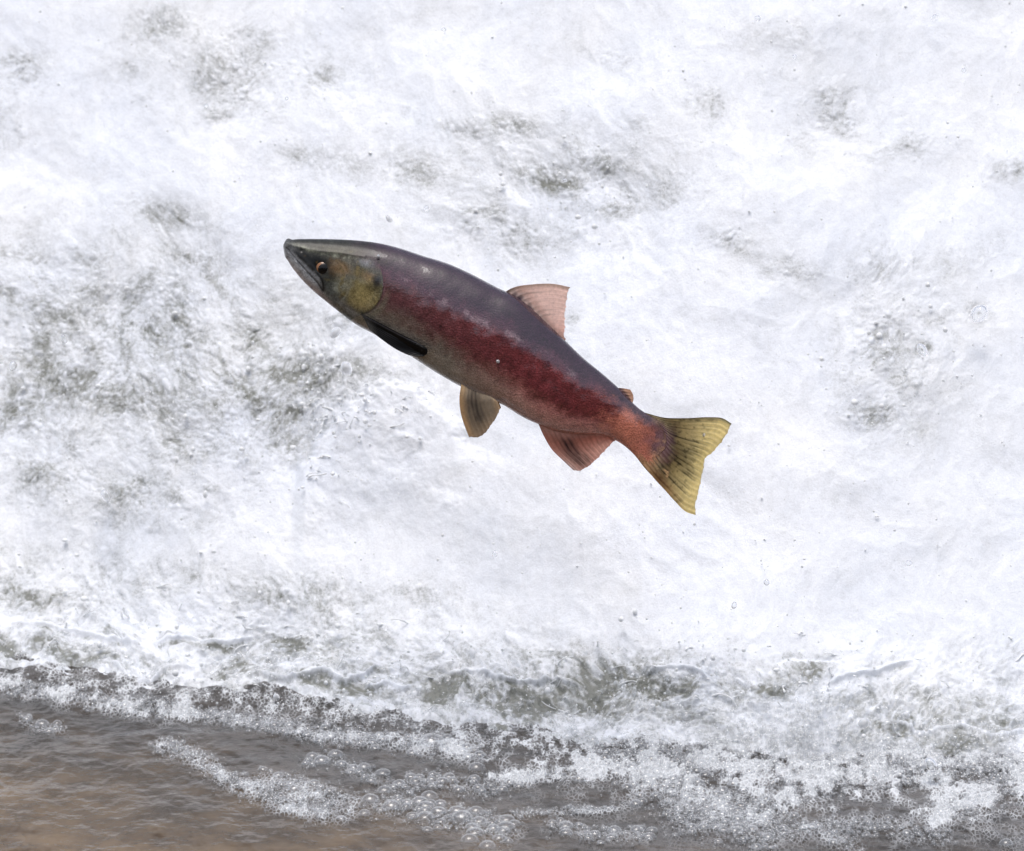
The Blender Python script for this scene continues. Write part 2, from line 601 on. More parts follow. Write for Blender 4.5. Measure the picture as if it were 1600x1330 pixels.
def lip_field(X, T, wob):
    h, white, grey = np.zeros_like(X), np.zeros_like(X), np.zeros_like(X)
    k = S * 1.06
    for pts, amp, reach in LIPS:
        q = np.array([fall_xt(*p) for p in pts])
        o = np.argsort(q[:, 0])
        q = q[o]
        xx = np.linspace(q[0, 0], q[-1, 0], 80)
        line = crom(q[:, 0], q[:, 1], xx)
        m = (X > q[0, 0]) & (X < q[-1, 0]) & (T > line.min() - .09) & (T < line.max() + .11)
        x, t = X[m], T[m]
        d = (t - np.interp(x, xx, line)) / k + wob[m]
        u = (x - q[0, 0]) / (q[-1, 0] - q[0, 0])
        fade = sstep(0, .16, u) * sstep(1, .84, u)
        up = np.where(d > 0, np.exp(-d / reach), np.exp(d / 1.8)) * fade
        h[m] += .7 * amp * up
        white[m] = np.maximum(white[m], fade * np.exp(-((d - 1.5) / 2.6) ** 2))
        grey[m] = np.maximum(grey[m], fade * (.30 * sstep(3, 8, d) * sstep(reach * 1.3, reach * .4, d) + .40 * sstep(-2, -5, d) * sstep(-16, -7, d)))
    return h, white, grey


def fall_normal(t):
    ph = np.interp(t, _tt, _phi)
    return np.sin(ph), np.cos(ph)            # outward normal is (0, -sin, cos)


FALL = {}


def build_fall():
    xs = stretch_axis(-0.74, 0.74, 0.00142, -3.2, 3.2, 1.10)
    ts = stretch_axis(0.0, 1.30, 0.00172, 0.0, 13.0, 1.07)
    ts = ts[ts >= 0]
    X, T = np.meshgrid(xs, ts)
    # the water is torn into shreds: warp the pattern a little before sampling it
    wx = 0.020 * fbm(X, T, 0.16, 2, 11) + 0.003 * fbm(X, T, 0.03, 2, 15)
    wt = 0.020 * fbm(X, T, 0.16, 2, 21) + 0.003 * fbm(X, T, 0.03, 2, 25)
    A, B = X + wx, (T + wt)
    # flow runs down and a little to the right
    ca, sa = math.cos(math.radians(-24)), math.sin(math.radians(-24))
    U, V = (A * ca - B * sa), (A * sa + B * ca)
    churn = 0.20 + blob_field(X, T, CHURN, 'churn')
    big = fbm(A, B, 0.26, 2, 31)
    m1 = -billow(U, V * 0.8, 0.080, 2, 41)
    m2 = -billow(U * 0.9, V, 0.028, 3, 51, 0.6)
    f1 = fbm(U, V * 0.85, 0.011, 3, 61, 0.7)
    f2 = fbm(A, B, 0.0048, 1, 71)
    k = S * 1.06
    # a burst of spray standing up in front of the darker water, left edge ragged
    edge = fbm(X, T, 0.05, 4, 81, 0.6)
    prof = np.interp(X, [fall_xt(q, 700)[0] for q in (440, 470, 500, 545, 600, 650, 700, 760)],
                     [fall_xt(585, q)[1] for q in (800, 740, 690, 640, 606, 600, 640, 700)])
    dist = prof - T + 0.016 * edge
    plume = sstep(-0.014, 0.022, dist) * sstep(fall_xt(455, 700)[0], fall_xt(480, 700)[0], X) * sstep(fall_xt(840, 700)[0], fall_xt(640, 700)[0], X) * sstep(0.20, 0.02, dist)
    h = 0.012 * big + churn * (0.0075 * m1) + churn * churn * 0.0040 * m2 + (0.05 + 0.75 * churn * churn) * (0.0014 * f1 + 0.0008 * f2) + 0.016 * plume
    lip_h, lip_w, lip_g = lip_field(X, T, 5.0 * edge)
    h = h + lip_h
    ease = sstep(0.0, 0.05, T) * sstep(1.9, 1.3, T)
    h = h * (0.25 + 0.75 * ease) + 0.014 * sstep(0.0, 0.05, T) * sstep(0.16, 0.08, T) * fbm(X, T, 0.06, 3, 91, 0.6)
    # how much air is in the water
    clear = blob_field(X, T, CLEAR, 'clear') * (1 - 0.9 * plume)
    n1 = fbm(U, V * 0.9, 0.045, 5, 101, 0.68)
    n2 = fbm(A, B, 0.010, 3, 111, 0.7)
    toe = sstep(0.17, 0.03, T + 0.05 * n1) * (0.62 + 0.35 * n1)
    clear = np.maximum(clear, np.clip(toe, 0, 0.8))
    clear = np.clip(np.maximum(clear, lip_g * (1 + .6 * n1)) - .7 * lip_w, 0, 1)
    # overlapping torn sheets: grey water ends abruptly against whiter splashes
    g1_ = fbm(A, B, 0.12, 5, 141, 0.62)
    g2_ = fbm(U, V, 0.05, 5, 151, 0.66)
    clear = clear * (0.55 + 0.42 * sstep(-0.06, 0.05, g1_) + 0.28 * sstep(-0.04, 0.06, g2_))
    # drops and blobs, each a small dome
    wet = np.clip(clear * 2.2 + 0.25 * (churn - 0.2), 0, 1)
    spot = np.zeros_like(X)
    dome = np.zeros_like(X)
    for cell, sd_, thr in ((0.017, 1, .45), (0.0095, 2, .55), (0.0065, 3, .6)):
        d_, id_ = worley(A, B, cell, sd_)
        r_ = 0.16 + 0.26 * ((id_ * 7.3) % 1.0)
        on = (id_ < thr) * wet
        k_ = np.clip(1 - (d_ / r_) ** 2, 0, 1)
        spot = np.maximum(spot, sstep(0.0, 0.5, k_) * on * (0.35 + 0.65 * ((id_ * 3.7) % 1.0)))
        dome = dome + np.sqrt(k_) * r_ * cell * on * 0.45
    h = h + dome
    ridge = 1 - np.abs(perlin(A / 0.030, B / 0.030, 161)) * 2
    f = 0.985 - 0.98 * clear * (1 + 0.45 * n1 + 0.38 * n2) - 0.045 * n2 - 0.085 * np.maximum(n1, 0) - 0.12 * churn * np.maximum(-m1 * 0.5 - m2 * 0.4 - 0.1, 0)
    f = f + clear * 0.30 * sstep(0.80, 0.99, ridge) + 0.45 * spot * np.clip(1 - f, 0, 1)
    foam = np.clip(f, 0.03, 1.0)
    sy, cz = fall_normal(T)
    jx = 0.35 * churn * (0.012 * fbm(A, B, 0.05, 2, 131))
    Px = X + jx
    Py = toe_y(X, T) + np.interp(T, _tt, _Y) - sy * h
    Pz = np.interp(T, _tt, _Z) + cz * h
    verts = np.stack([Px, Py, Pz], -1).reshape(-1, 3)
    me = mesh_np('waterfall', verts, grid_quads(len(ts), len(xs)), attrs={'foam': foam.ravel()})
    FALL.update(xs=xs, ts=ts, P=np.stack([Px, Py, Pz], -1), foam=foam)
    return tag(add('waterfall', me, M_WW), kind='structure')


# ------------------------------------------------------------------ the pool
RAFTS = [  # polyline in photograph pixels, half width, foam, largest bubble radius (pixels), bubbles per 100 px, where
    ([(248, 1162), (300, 1182), (350, 1218), (400, 1240), (455, 1262), (520, 1278)], 14, .62, 8, 90, 'diagonal foam raft at the lower left of the pool'),
    ([(410, 1232), (450, 1238), (500, 1250), (540, 1262)], 19, .6, 11, 120, 'white tail of the diagonal foam raft'),
    ([(474, 1196), (510, 1186), (550, 1202), (590, 1222), (640, 1236)], 11, .12, 15, 60, 'arched string of bubbles above the foam raft'),
    ([(585, 1262), (640, 1262), (700, 1278), (760, 1290), (800, 1300)], 20, .2, 17, 120, 'cluster of big domes at the bottom centre'),
    ([(640, 1222), (700, 1225), (760, 1232), (800, 1222)], 14, .15, 12, 80, 'cluster of small domes above the big domes'),
    ([(30, 1118), (60, 1132), (100, 1134)], 8, .2, 11, 60, 'small cluster of bubbles on the brown water at left'),
    ([(0, 1068), (70, 1078), (150, 1094), (240, 1104), (330, 1116), (420, 1132)], 12, .48, 10, 110, 'froth line at the foot of the fall, left side'),
    ([(420, 1132), (520, 1150), (600, 1158)], 13, .48, 11, 110, 'froth line at the foot of the fall, middle'),
    ([(620, 1160), (680, 1170), (760, 1180)], 16, .3, 12, 90, 'froth around the largest dome'),
    ([(780, 1215), (860, 1212), (930, 1200)], 10, .85, 6, 80, 'white froth patch right of the centre'),
    ([(860, 1290), (950, 1305), (1010, 1305)], 13, .12, 14, 60, 'loose string of bubbles near the bottom edge'),
    ([(800, 1275), (880, 1265), (960, 1262)], 6, .35, 6, 60, 'thin white froth line on the grey water'),
    ([(1000, 1210), (1080, 1240), (1160, 1270), (1200, 1300)], 34, .22, 12, 300, 'heap of bubbles running down to the bottom edge'),
    ([(1040, 1255), (1120, 1285), (1230, 1275)], 26, .15, 11, 170, 'lower side of the bubble heap'),
    ([(1200, 1255), (1270, 1232), (1340, 1215), (1400, 1225)], 20, .75, 7, 120, 'rounded white froth bank at lower right'),
    ([(1460, 1275), (1530, 1250), (1600, 1225), (1650, 1220)], 22, .75, 7, 120, 'white froth bank at the right edge'),
    ([(1300, 1290), (1400, 1300), (1480, 1310)], 15, .1, 9, 60, 'scattered bubbles on the dark grey water at right'),
    ([(930, 1180), (1040, 1190), (1150, 1195)], 30, .5, 11, 200, 'churned froth under the fall, right of centre'),
    ([(1200, 1195), (1300, 1190), (1420, 1195), (1600, 1200)], 28, .5, 10, 190, 'churned froth under the fall at right'),
    ([(1000, 1165), (1150, 1170), (1300, 1180), (1500, 1190), (1650, 1190)], 24, .65, 7, 100, 'upper edge of the churned froth'),
    ([(1180, 1320), (1260, 1300), (1340, 1325)], 13, .2, 9, 80, 'bubbles along the bottom edge right of centre'),
]
YF = 1.0 / math.sin(PITCH)


def seg_dist(X, Y, pts, ysc):
    d = np.full(X.shape, 1e9)
    for (x0, y0), (x1, y1) in zip(pts[:-1], pts[1:]):
        ax, ay = x0, y0 / ysc
        bx, by = x1 - x0, (y1 - y0) / ysc
        px, py = X - ax, Y / ysc - ay
        t = np.clip((px * bx + py * by) / (bx * bx + by * by + 1e-12), 0, 1)
        d = np.minimum(d, np.hypot(px - t * bx, py - t * by))
    return d


def pool_height(X, Y):
    # smooth swells running across, finer ripples towards the fall
    r = sstep(-0.5, 0.45, Y + 0.25 * X)
    near = sstep(3.0, 1.0, np.hypot(X, Y))
    a, b = X + 0.25 * Y, Y - 0.2 * X
    h = 0.0055 * fbm(a, b * 0.8, 0.30, 2, 201) + (0.0014 + 0.0024 * r) * fbm(a, b * 0.7, 0.09, 3, 211, 0.55) + 0.0010 * fbm(a * 0.6, b * 0.42, 0.018, 3, 221, 0.6)
    return h * (0.3 + 0.7 * near)


def build_pool():
    xs = stretch_axis(-0.76, 0.76, 0.0017, -60, 60, 1.14)
    ys = stretch_axis(-0.52, 0.46, 0.0034, -60, 0.9, 1.14)
    X, Y = np.meshgrid(xs, ys)
    h = pool_height(X, Y)
    f = np.zeros_like(X)
    wob = 0.014 * fbm(X, Y * 0.4, 0.05, 3, 231)
    core = (np.abs(X) < 1.0) & (Y > -0.7)
    Xc, Yc = X[core], Y[core]
    fc = np.zeros_like(Xc)
    for pts, hw, amt, rb, dens, lab in RAFTS:
        pl = [pool_xy(*q) for q in pts]
        d = seg_dist(Xc + wob[core], Yc, pl, YF * 0.8)
        fc = np.maximum(fc, amt * 0.62 * sstep(1.5, 0.15, d / (hw * S)))
    f[core] = fc
    n = fbm(X, Y * 0.45, 0.040, 4, 241, 0.62)
    toe = sstep(-0.10, 0.03, Y - toe_y(X, X * 0) + 0.02 * n)
    n3 = fbm(X, Y * 0.35, 0.012, 3, 245, 0.7)
    f = np.clip(f * (1.0 + 1.0 * n + .7 * n3) + 0.45 * toe * (0.5 + 1.0 * n + .7 * n3), 0, 1)
    right = sstep(-.14, .24, X + .5 * Y) * sstep(-.44, -.08, Y)
    f = np.clip(f + right * (.22 + .45 * n + .25 * n3), 0, 1) * (np.hypot(X, Y) < 1.4)
    f = np.minimum(.75 * f + .25 * sstep(.30, .62, f), .84)
    f = f * (np.hypot(X, Y) < 2.0)
    x0, y0 = pool_xy(60, 1330)
    silt = np.clip(sstep(0.55, -0.05, (X - x0) * 0.55 + (Y - y0) * 0.85 + 0.10 * fbm(X, Y * 0.5, 0.15, 3, 251)), 0, 1)
    lump = np.where(f > .05, 0.0042 * f * (1 - 1.6 * np.abs(perlin(X / .011, Y / .016, 260))) + .002 * f * perlin(X / .03, Y / .04, 261), 0)
    verts = np.stack([X, Y, h + lump], -1).reshape(-1, 3)
    me = mesh_np('pool_water', verts, grid_quads(len(ys), len(xs)), attrs={'foam': f.ravel(), 'silt': silt.ravel()})
    return tag(add('pool_water', me, M_POOL), kind='structure')


build_fall()
build_pool()


# ------------------------------------------------------------------ the fish
def fpx(px, py, depth=0.0):
    """photograph pixel in the plane of the fish -> the fish's own axes (x along the frame, z up its back)."""
    return np.stack([(np.asarray(px, float) - 790) * S, np.broadcast_to(depth, np.shape(px)).astype(float), -(np.asarray(py, float) - 560) * S], -1)


fish = bpy.data.objects.new('leaping_salmon', None)
COL.objects.link(fish)
tag(fish, 'red and purple salmon leaping to the left in front of the white water', 'fish')
fish.location = Vector(AIM + np.array([1.0, 0, 0]) * (790 - 800) * S + UP * (665 - 560) * S)
fish.rotation_euler = (-PITCH, 0, 0)

SECT = [  # back point, belly point, half width / half depth
    ((443.0, 382.0), (442.6, 385.5), .75), ((445.5, 377.0), (443.6, 393.0), .80), ((458, 374.4), (451, 409.5), .70), ((478, 373.6), (466, 430.5), .62),
    ((505, 373.6), (486, 451.5), .58), ((535, 374.4), (508, 470), .56), ((565, 376.5), (532, 489), .56), ((595, 380.6), (557, 507.5), .56),
    ((625, 388), (584, 522), .55), ((660, 399.5), (616, 540), .54), ((700, 412), (650, 562), .53), ((740, 430), (686, 585), .52),
    ((778, 450), (722, 605), .51), ((808, 464), (755, 619), .50), ((835, 486), (786, 633), .49), ((860, 510), (815, 651), .48),
    ((885, 534), (843, 664), .47), ((912, 560), (873, 675), .47), ((940, 583), (905, 679), .47), ((966, 606), (938, 680), .48),
    ((985, 626), (961, 688), .48), ((1002, 641), (977, 698), .42), ((1016, 649), (992, 712), .25), ((1032, 653.5), (1007, 731), .085), ((1048, 656), (1023, 748), .028), ((1064, 660), (1040, 764), .012)]
_k = np.concatenate([[0], np.cumsum([math.hypot(a[0][0] + a[1][0] - b[0][0] - b[1][0], a[0][1] + a[1][1] - b[0][1] - b[1][1]) / 2 for a, b in zip(SECT[1:], SECT[:-1])])])
NR, NS = 620, 200
_q = np.concatenate([np.linspace(0, 8, 18)[:-1], np.linspace(8, 175, 270)[:-1], np.linspace(175, _k[-1], NR - 286)])
_q = _q[_q <= _k[-1]]
NR = len(_q)
_top = crom(_k, np.array([a[0] for a in SECT], float), _q)
_bot = crom(_k, np.array([a[1] for a in SECT], float), _q)
_wr = crom(_k, np.array([a[2] for a in SECT], float), _q)
_half = np.linalg.norm(_top - _bot, axis=1) / 2
_wid = _half * _wr                                     # half width in pixels


def poly_d(PX, PY, pts, n=60):
    """distance to a smooth line through the points, and the side of it (positive to the right of travel)."""
    L = spline(pts, n)
    best = np.full(PX.shape, 1e9)
    side = np.zeros(PX.shape)
    along = np.zeros(PX.shape)
    for i in range(n - 1):
        ax, ay = L[i]
        bx, by = L[i + 1] - L[i]
        t = np.clip(((PX - ax) * bx + (PY - ay) * by) / (bx * bx + by * by), 0, 1)
        d = np.hypot(PX - ax - t * bx, PY - ay - t * by)
        m = d < best
        best = np.where(m, d, best)
        side = np.where(m, np.sign(bx * (PY - ay) - by * (PX - ax)), side)
        along = np.where(m, (i + t) / (n - 1), along)
    return best, side, along


OPERC = [(586, 404), (594, 418), (599, 438), (598, 458), (592, 473), (582, 484), (566, 492)]
JAW = [(446, 386), (458, 400), (472, 416), (486, 431), (497, 443), (505, 455)]
MAXIL = [(448, 382), (462, 394), (478, 409), (493, 425), (502, 437), (506, 450)]
PREOP = [(536, 412), (543, 428), (545, 445), (541, 460), (530, 472)]
EYE = (505.0, 419.0)


def build_body():
    ph = np.linspace(0, 2 * np.pi, NS, endpoint=False)      # 0 = back, pi = belly
    c, s = np.cos(ph), np.sin(ph)
    # slightly full-sided section, flatter towards the back ridge
    e = 0.94
    cy = np.sign(c) * np.abs(c) ** e
    sy = np.sign(s) * np.abs(s) ** 0.97
    mid = (_top + _bot) / 2
    axis = (_top - _bot) / 2
    PX = mid[:, 0:1] + axis[:, 0:1] * cy[None]
    PY = mid[:, 1:2] + axis[:, 1:2] * cy[None]
    # widest a little below the middle in the belly, above the middle at the tail
    D = -_wid[:, None] * sy[None] * (1 + 0.05 * np.cos(ph))[None]
    out = np.abs(sy)[None] ** 0.7
    # relief of the head (pixels outward)
    r = np.zeros_like(PX)
    d, sd_, al = poly_d(PX, PY, OPERC)
    back = sd_ < 0                                           # behind the gill cover
    lift = np.where(back, 0.0, np.exp(-(d / 16.0) ** 2)) * 1.2 * sstep(1.02, 0.9, al)
    groove = np.where(back, np.exp(-(d / 3.0) ** 2) * -1.2, 0)
    inhead = (PX < 640)
    r += .65 * (lift + groove) * inhead * sstep(.02, .40, al)
    d2, _, al2 = poly_d(PX, PY, PREOP)
    r += -1.1 * np.exp(-(d2 / 2.2) ** 2) * inhead
    d3, s3, al3 = poly_d(PX, PY, JAW)
    r += (-1.3 * np.exp(-(d3 / 1.5) ** 2)) * sstep(0.0, 0.05, al3) * inhead
    d4, s4, al4 = poly_d(PX, PY, MAXIL)
    r += 1.4 * np.exp(-(d4 / 4.5) ** 2) * inhead * sstep(0.02, 0.2, al4)
    de = np.hypot(PX - EYE[0], PY - EYE[1])
    r += -0.8 * np.exp(-(de / 13.0) ** 2)
    dn = np.hypot((PX - 472), (PY - 392))
    r += -1.5 * np.exp(-(dn / 2.6) ** 2)
    # brow ridge running back from the snout above the eye
    d5, _, al5 = poly_d(PX, PY, [(450, 381), (475, 388), (500, 393), (530, 396), (570, 402)])
    r += 1.0 * np.exp(-(d5 / 3.0) ** 2) * inhead
    # gill membranes under the throat
    d6, _, _ = poly_d(PX, PY, [(508, 457), (530, 473), (552, 486), (566, 492)])
    r += -1.0 * np.exp(-(d6 / 2.0) ** 2) * inhead
    # muscle of the flank
    q = _q[:, None]
    r += 0.8 * fbm(PX / 100.0, PY / 100.0, 0.35, 2, 300) * sstep(150, 260, q)
    D = D + np.sign(D) * r * out
    V = np.stack([(PX - 790) * S, D * S, -(PY - 560) * S], -1).reshape(-1, 3)
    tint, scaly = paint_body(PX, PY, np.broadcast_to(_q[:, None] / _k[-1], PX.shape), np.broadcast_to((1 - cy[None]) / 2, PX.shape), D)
    quads = grid_quads(NR, NS, True)
    n0 = len(V)
    caps = np.array([V[:NS].mean(0), V[-NS:].mean(0)])
    V = np.concatenate([V, caps])
    tint = np.concatenate([tint.reshape(-1, 3), tint.reshape(-1, 3)[[0, -1]]])
    scaly = np.concatenate([scaly.ravel(), [0, 0]])
    i = np.arange(NS)
    t0 = np.stack([np.full(NS, n0), (i + 1) % NS, i], -1)
    b = (NR - 1) * NS
    t1 = np.stack([np.full(NS, n0 + 1), b + i, b + (i + 1) % NS], -1)
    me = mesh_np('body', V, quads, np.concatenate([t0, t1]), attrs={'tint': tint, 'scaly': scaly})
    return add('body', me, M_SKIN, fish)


def lin(r, g, b):
    v = np.array([r, g, b], float) / 255.0
    return np.where(v <= 0.04045, v / 12.92, ((v + 0.055) / 1.055) ** 2.4)


def paint_body(PX, PY, a, b, D):
    """colour of the skin, wet gloss on the upper flank painted in: a runs from snout to tail, b from back (0) to belly (1)."""
    def L(c0, c1, t):
        return c0 + (c1 - c0) * np.clip(t, 0, 1)[..., None]
    n = fbm(PX, PY, 60.0, 3, 310)
    n2 = fbm(PX, PY, 14.0, 3, 320, 0.6)
    bb = b + 0.05 * n
    back = lin(58, 38, 54)
    side = L(lin(94, 56, 59), lin(112, 50, 53), (a - .30) / .3)
    side = side * (1 + .30 * n2 + .16 * n)[..., None]
    low = L(lin(112, 102, 92), lin(190, 122, 116), (a - .44) / .24)
    peduncle = lin(196, 120, 98)
    belly = L(lin(164, 154, 140), lin(214, 156, 142), (a - .45) / .3)
    col = np.broadcast_to(back, PX.shape + (3,)).copy()
    edge = crom(np.array([0, .2, .3, .5, .75, 1.0]), np.array([.30, .31, .37, .40, .29, .22]), a.ravel()).reshape(a.shape)
    col = L(col, np.broadcast_to(lin(90, 56, 70), col.shape), sstep(edge - .18, edge - .02, bb + .04 * n2))  # mauve veil of reflected sky above the flank edge, put into the colour
    col = L(col, side, sstep(edge - .06, edge + .07, b + .04 * n + .03 * n2))
    # broken wet highlight along the top of the flank, painted into the skin colour
    glint = np.exp(-((b - edge + .035) / .035) ** 2) * sstep(.24, .30, a) * sstep(.80, .70, a)
    glint = glint * sstep(-.05, .40, fbm(PX + .8 * PY, PY - .5 * PX, 34.0, 2, 350) + .45 * fbm(PX, PY, 7.0, 3, 360, .7))
    col = L(col, np.broadcast_to(lin(164, 138, 144), col.shape), .62 * glint)
    # the red gives way to grey low on the front half, to pink at the back
    lowline = .655 + .08 * sstep(.26, .56, a)
    col = L(col, low, sstep(lowline - .10, lowline + .16, bb + .05 * n2))
    col = L(col, belly, .9 * sstep(.74, .97, b + .03 * n2))
    rear = sstep(.78, .88, a + .03 * n2 + .03 * n)
    ped = L(np.broadcast_to(lin(84, 66, 74), PX.shape + (3,)), np.broadcast_to(peduncle, PX.shape + (3,)), sstep(.10, .34, b + .06 * n2))
    col = L(col, ped, rear * .95)
    # bruised purple at the root of the tail
    tl = sstep(1000, 1030, PX + .45 * (PY - 690) + 6 * n2)
    col = L(col, np.broadcast_to(lin(178, 150, 106), col.shape), tl * np.maximum(sstep(.30, .42, np.abs(b - .5)), .85 * sstep(1012, 1040, PX + .3 * (PY - 690) + 6 * n2)))
    tr = np.exp(-(((PX - 1034) / 24) ** 2 + ((PY - 688) / 28) ** 2))
    col = L(col, np.broadcast_to(lin(104, 74, 84), col.shape), .9 * np.clip(tr * (1 + .8 * n2), 0, 1))
    # dark blotch before the peduncle
    bl = np.exp(-(((PX - 925) / 34) ** 2 + ((PY - 628) / 22) ** 2) ** 2)
    col = L(col, np.broadcast_to(lin(116, 50, 50), col.shape), .55 * bl)
    # speckles on the back
    sp = sstep(.52, .75, fbm(PX, PY, 9.0, 2, 330)) * sstep(.34, .12, b)
    col = L(col, np.broadcast_to(lin(34, 30, 36), col.shape), .6 * sp)

    # ---------------- head
    d, sd_, al = poly_d(PX, PY, OPERC)
    head = np.where(sd_ > 0, 1.0, 0.0) * sstep(610, 596, PX)
    head = np.where(PX < 540, 1.0, head)
    up = sstep(.36, .22, b)
    head = head * (1 - up) + up * sstep(615, 535, PX + 14 * n2 + 12 * n)
    hc = np.broadcast_to(lin(94, 94, 84), col.shape).copy()
    top = lin(56, 57, 54)
    hc = L(np.broadcast_to(top, col.shape), hc, sstep(.24, .34, b + .02 * n2))
    # olive crown stripe over the eye
    cs = np.exp(-(((PX - 530) / 44) ** 2) ** 2) * np.exp(-((b - .20) / .07) ** 2)
    hc = L(hc, np.broadcast_to(lin(60, 58, 44), col.shape), .8 * cs)
    # pale line above it
    d5, _, al5 = poly_d(PX, PY, [(448, 382), (470, 386), (492, 393), (512, 399), (540, 402), (575, 407)])
    hc = L(hc, np.broadcast_to(lin(158, 160, 140), col.shape), .75 * np.exp(-(d5 / 3.2) ** 2) * (0.55 + 0.6 * n2))

    def blot(cx, cy, rx, ry, rot, rgb, amt, p=1.5, jag=.35):
        nonlocal hc
        t = math.radians(rot)
        dx, dy = PX - cx, PY - cy
        u = (dx * math.cos(t) + dy * math.sin(t)) / rx
        v = (-dx * math.sin(t) + dy * math.cos(t)) / ry
        m = np.exp(-((u * u + v * v) * np.clip(1 + jag * n2, .15, 3)) ** p)
        hc = L(hc, np.broadcast_to(lin(*rgb), col.shape), amt * m)
    blot(470, 418, 60, 16, 49, (186, 188, 192), .9)            # lower jaw
    blot(462, 430, 50, 8, 49, (214, 198, 190), .9)            # pale edge of the jaw
    blot(500, 462, 36, 7, 42, (196, 178, 170), .8)
    blot(478, 404, 38, 11, 40, (12, 12, 12), .97)               # dark cheek before the eye
    blot(501, 412, 22, 17, 25, (10, 9, 9), .97)
    blot(520, 424, 9, 13, 0, (34, 30, 27), .8)
    blot(534, 420, 16, 11, 15, (146, 116, 78), .85, 1.1, .8)            # orange-tan behind the eye
    blot(528, 450, 20, 12, -30, (150, 152, 138), .7)
    blot(512, 446, 11, 17, -20, (66, 70, 68), .8)
    blot(530, 466, 20, 9, 35, (86, 92, 92), .75)
    blot(538, 392, 40, 6, 4, (78, 76, 58), .6)
    blot(574, 412, 14, 6, 12, (176, 182, 186), .6)
    blot(566, 427, 12, 8, 20, (70, 70, 48), .85)
    blot(578, 434, 13, 8, 20, (146, 112, 72), .7, 1.1, .8)
    blot(568, 461, 28, 25, 0, (158, 142, 92), .92, 1.2, .9)        # yellow gill cover
    blot(566, 476, 20, 11, 10, (166, 148, 100), .6, 1.2, .9)
    blot(590, 441, 7, 11, 10, (34, 32, 34), .95)               # black notch at its upper edge
    blot(583, 452, 12, 5, 40, (60, 54, 34), .5)
    blot(545, 484, 26, 6, 38, (140, 138, 134), .8)
    dm, _, am = poly_d(PX, PY, JAW)
    hc = L(hc, np.broadcast_to(lin(26, 26, 28), col.shape), .75 * np.exp(-(dm / 1.7) ** 2) * sstep(0, .06, am))
    dx_, _, ax_ = poly_d(PX, PY, [(496, 428), (503, 436), (506, 447), (506, 453)])
    hc = L(hc, np.broadcast_to(lin(22, 22, 22), col.shape), .9 * np.exp(-(dx_ / 2.2) ** 2))
    dmx, _, amx = poly_d(PX, PY, [(450, 390), (466, 406), (482, 421), (496, 435)])
    hc = L(hc, np.broadcast_to(lin(158, 162, 168), col.shape), .7 * np.exp(-((dmx) / 2.4) ** 2))
    hc = .86 * hc * (1 + .38 * n2 + .22 * fbm(PX, PY, 5.0, 2, 340))[..., None]
    col = L(col, hc, head)
    # dark line along the edge of the gill cover, greyer band behind it
    col = L(col, np.broadcast_to(lin(52, 46, 40), col.shape), .30 * np.exp(-(d / 2.6) ** 2) * sstep(.35, .7, al) * (PX < 640) * np.clip(.7 + .9 * n2, 0, 1))
    col = L(col, np.broadcast_to(lin(120, 116, 98), col.shape), .6 * np.exp(-((d - 8) / 5.0) ** 2) * (sd_ < 0) * sstep(.4, .7, al) * (PX < 640))
    # snout tip
    sn = np.exp(-(((PX - 443) / 9) ** 2 + ((PY - 381) / 8) ** 2))
    col = L(col, np.broadcast_to(lin(64, 66, 66), col.shape), .7 * sn)
    scaly = sstep(.17, .27, a) * sstep(1.0, .86, a)
    col = col * (.90 + .08 * sstep(.8, .9, a))[..., None]
    return np.clip(col, 0.002, 1), scaly


body = build_body()


def body_depth(px, py):
    """how far the flank stands towards the camera at a pixel of the side view (negative = nearer)."""
    mid = (_top + _bot) / 2
    ax = (_top - _bot) / 2
    out = []
    for x, y in zip(np.ravel(px), np.ravel(py)):
        u = ((x - mid[:, 0]) * ax[:, 0] + (y - mid[:, 1]) * ax[:, 1]) / (_half ** 2)
        wv = np.abs((x - mid[:, 0]) * ax[:, 1] - (y - mid[:, 1]) * ax[:, 0]) / _half
        i = np.argmin(wv + 1e3 * (np.abs(u) > 1.15))
        out.append(-_wid[i] * math.sqrt(max(0.0, 1 - min(1.0, abs(u[i])) ** 2)))
    return np.array(out).reshape(np.shape(px))


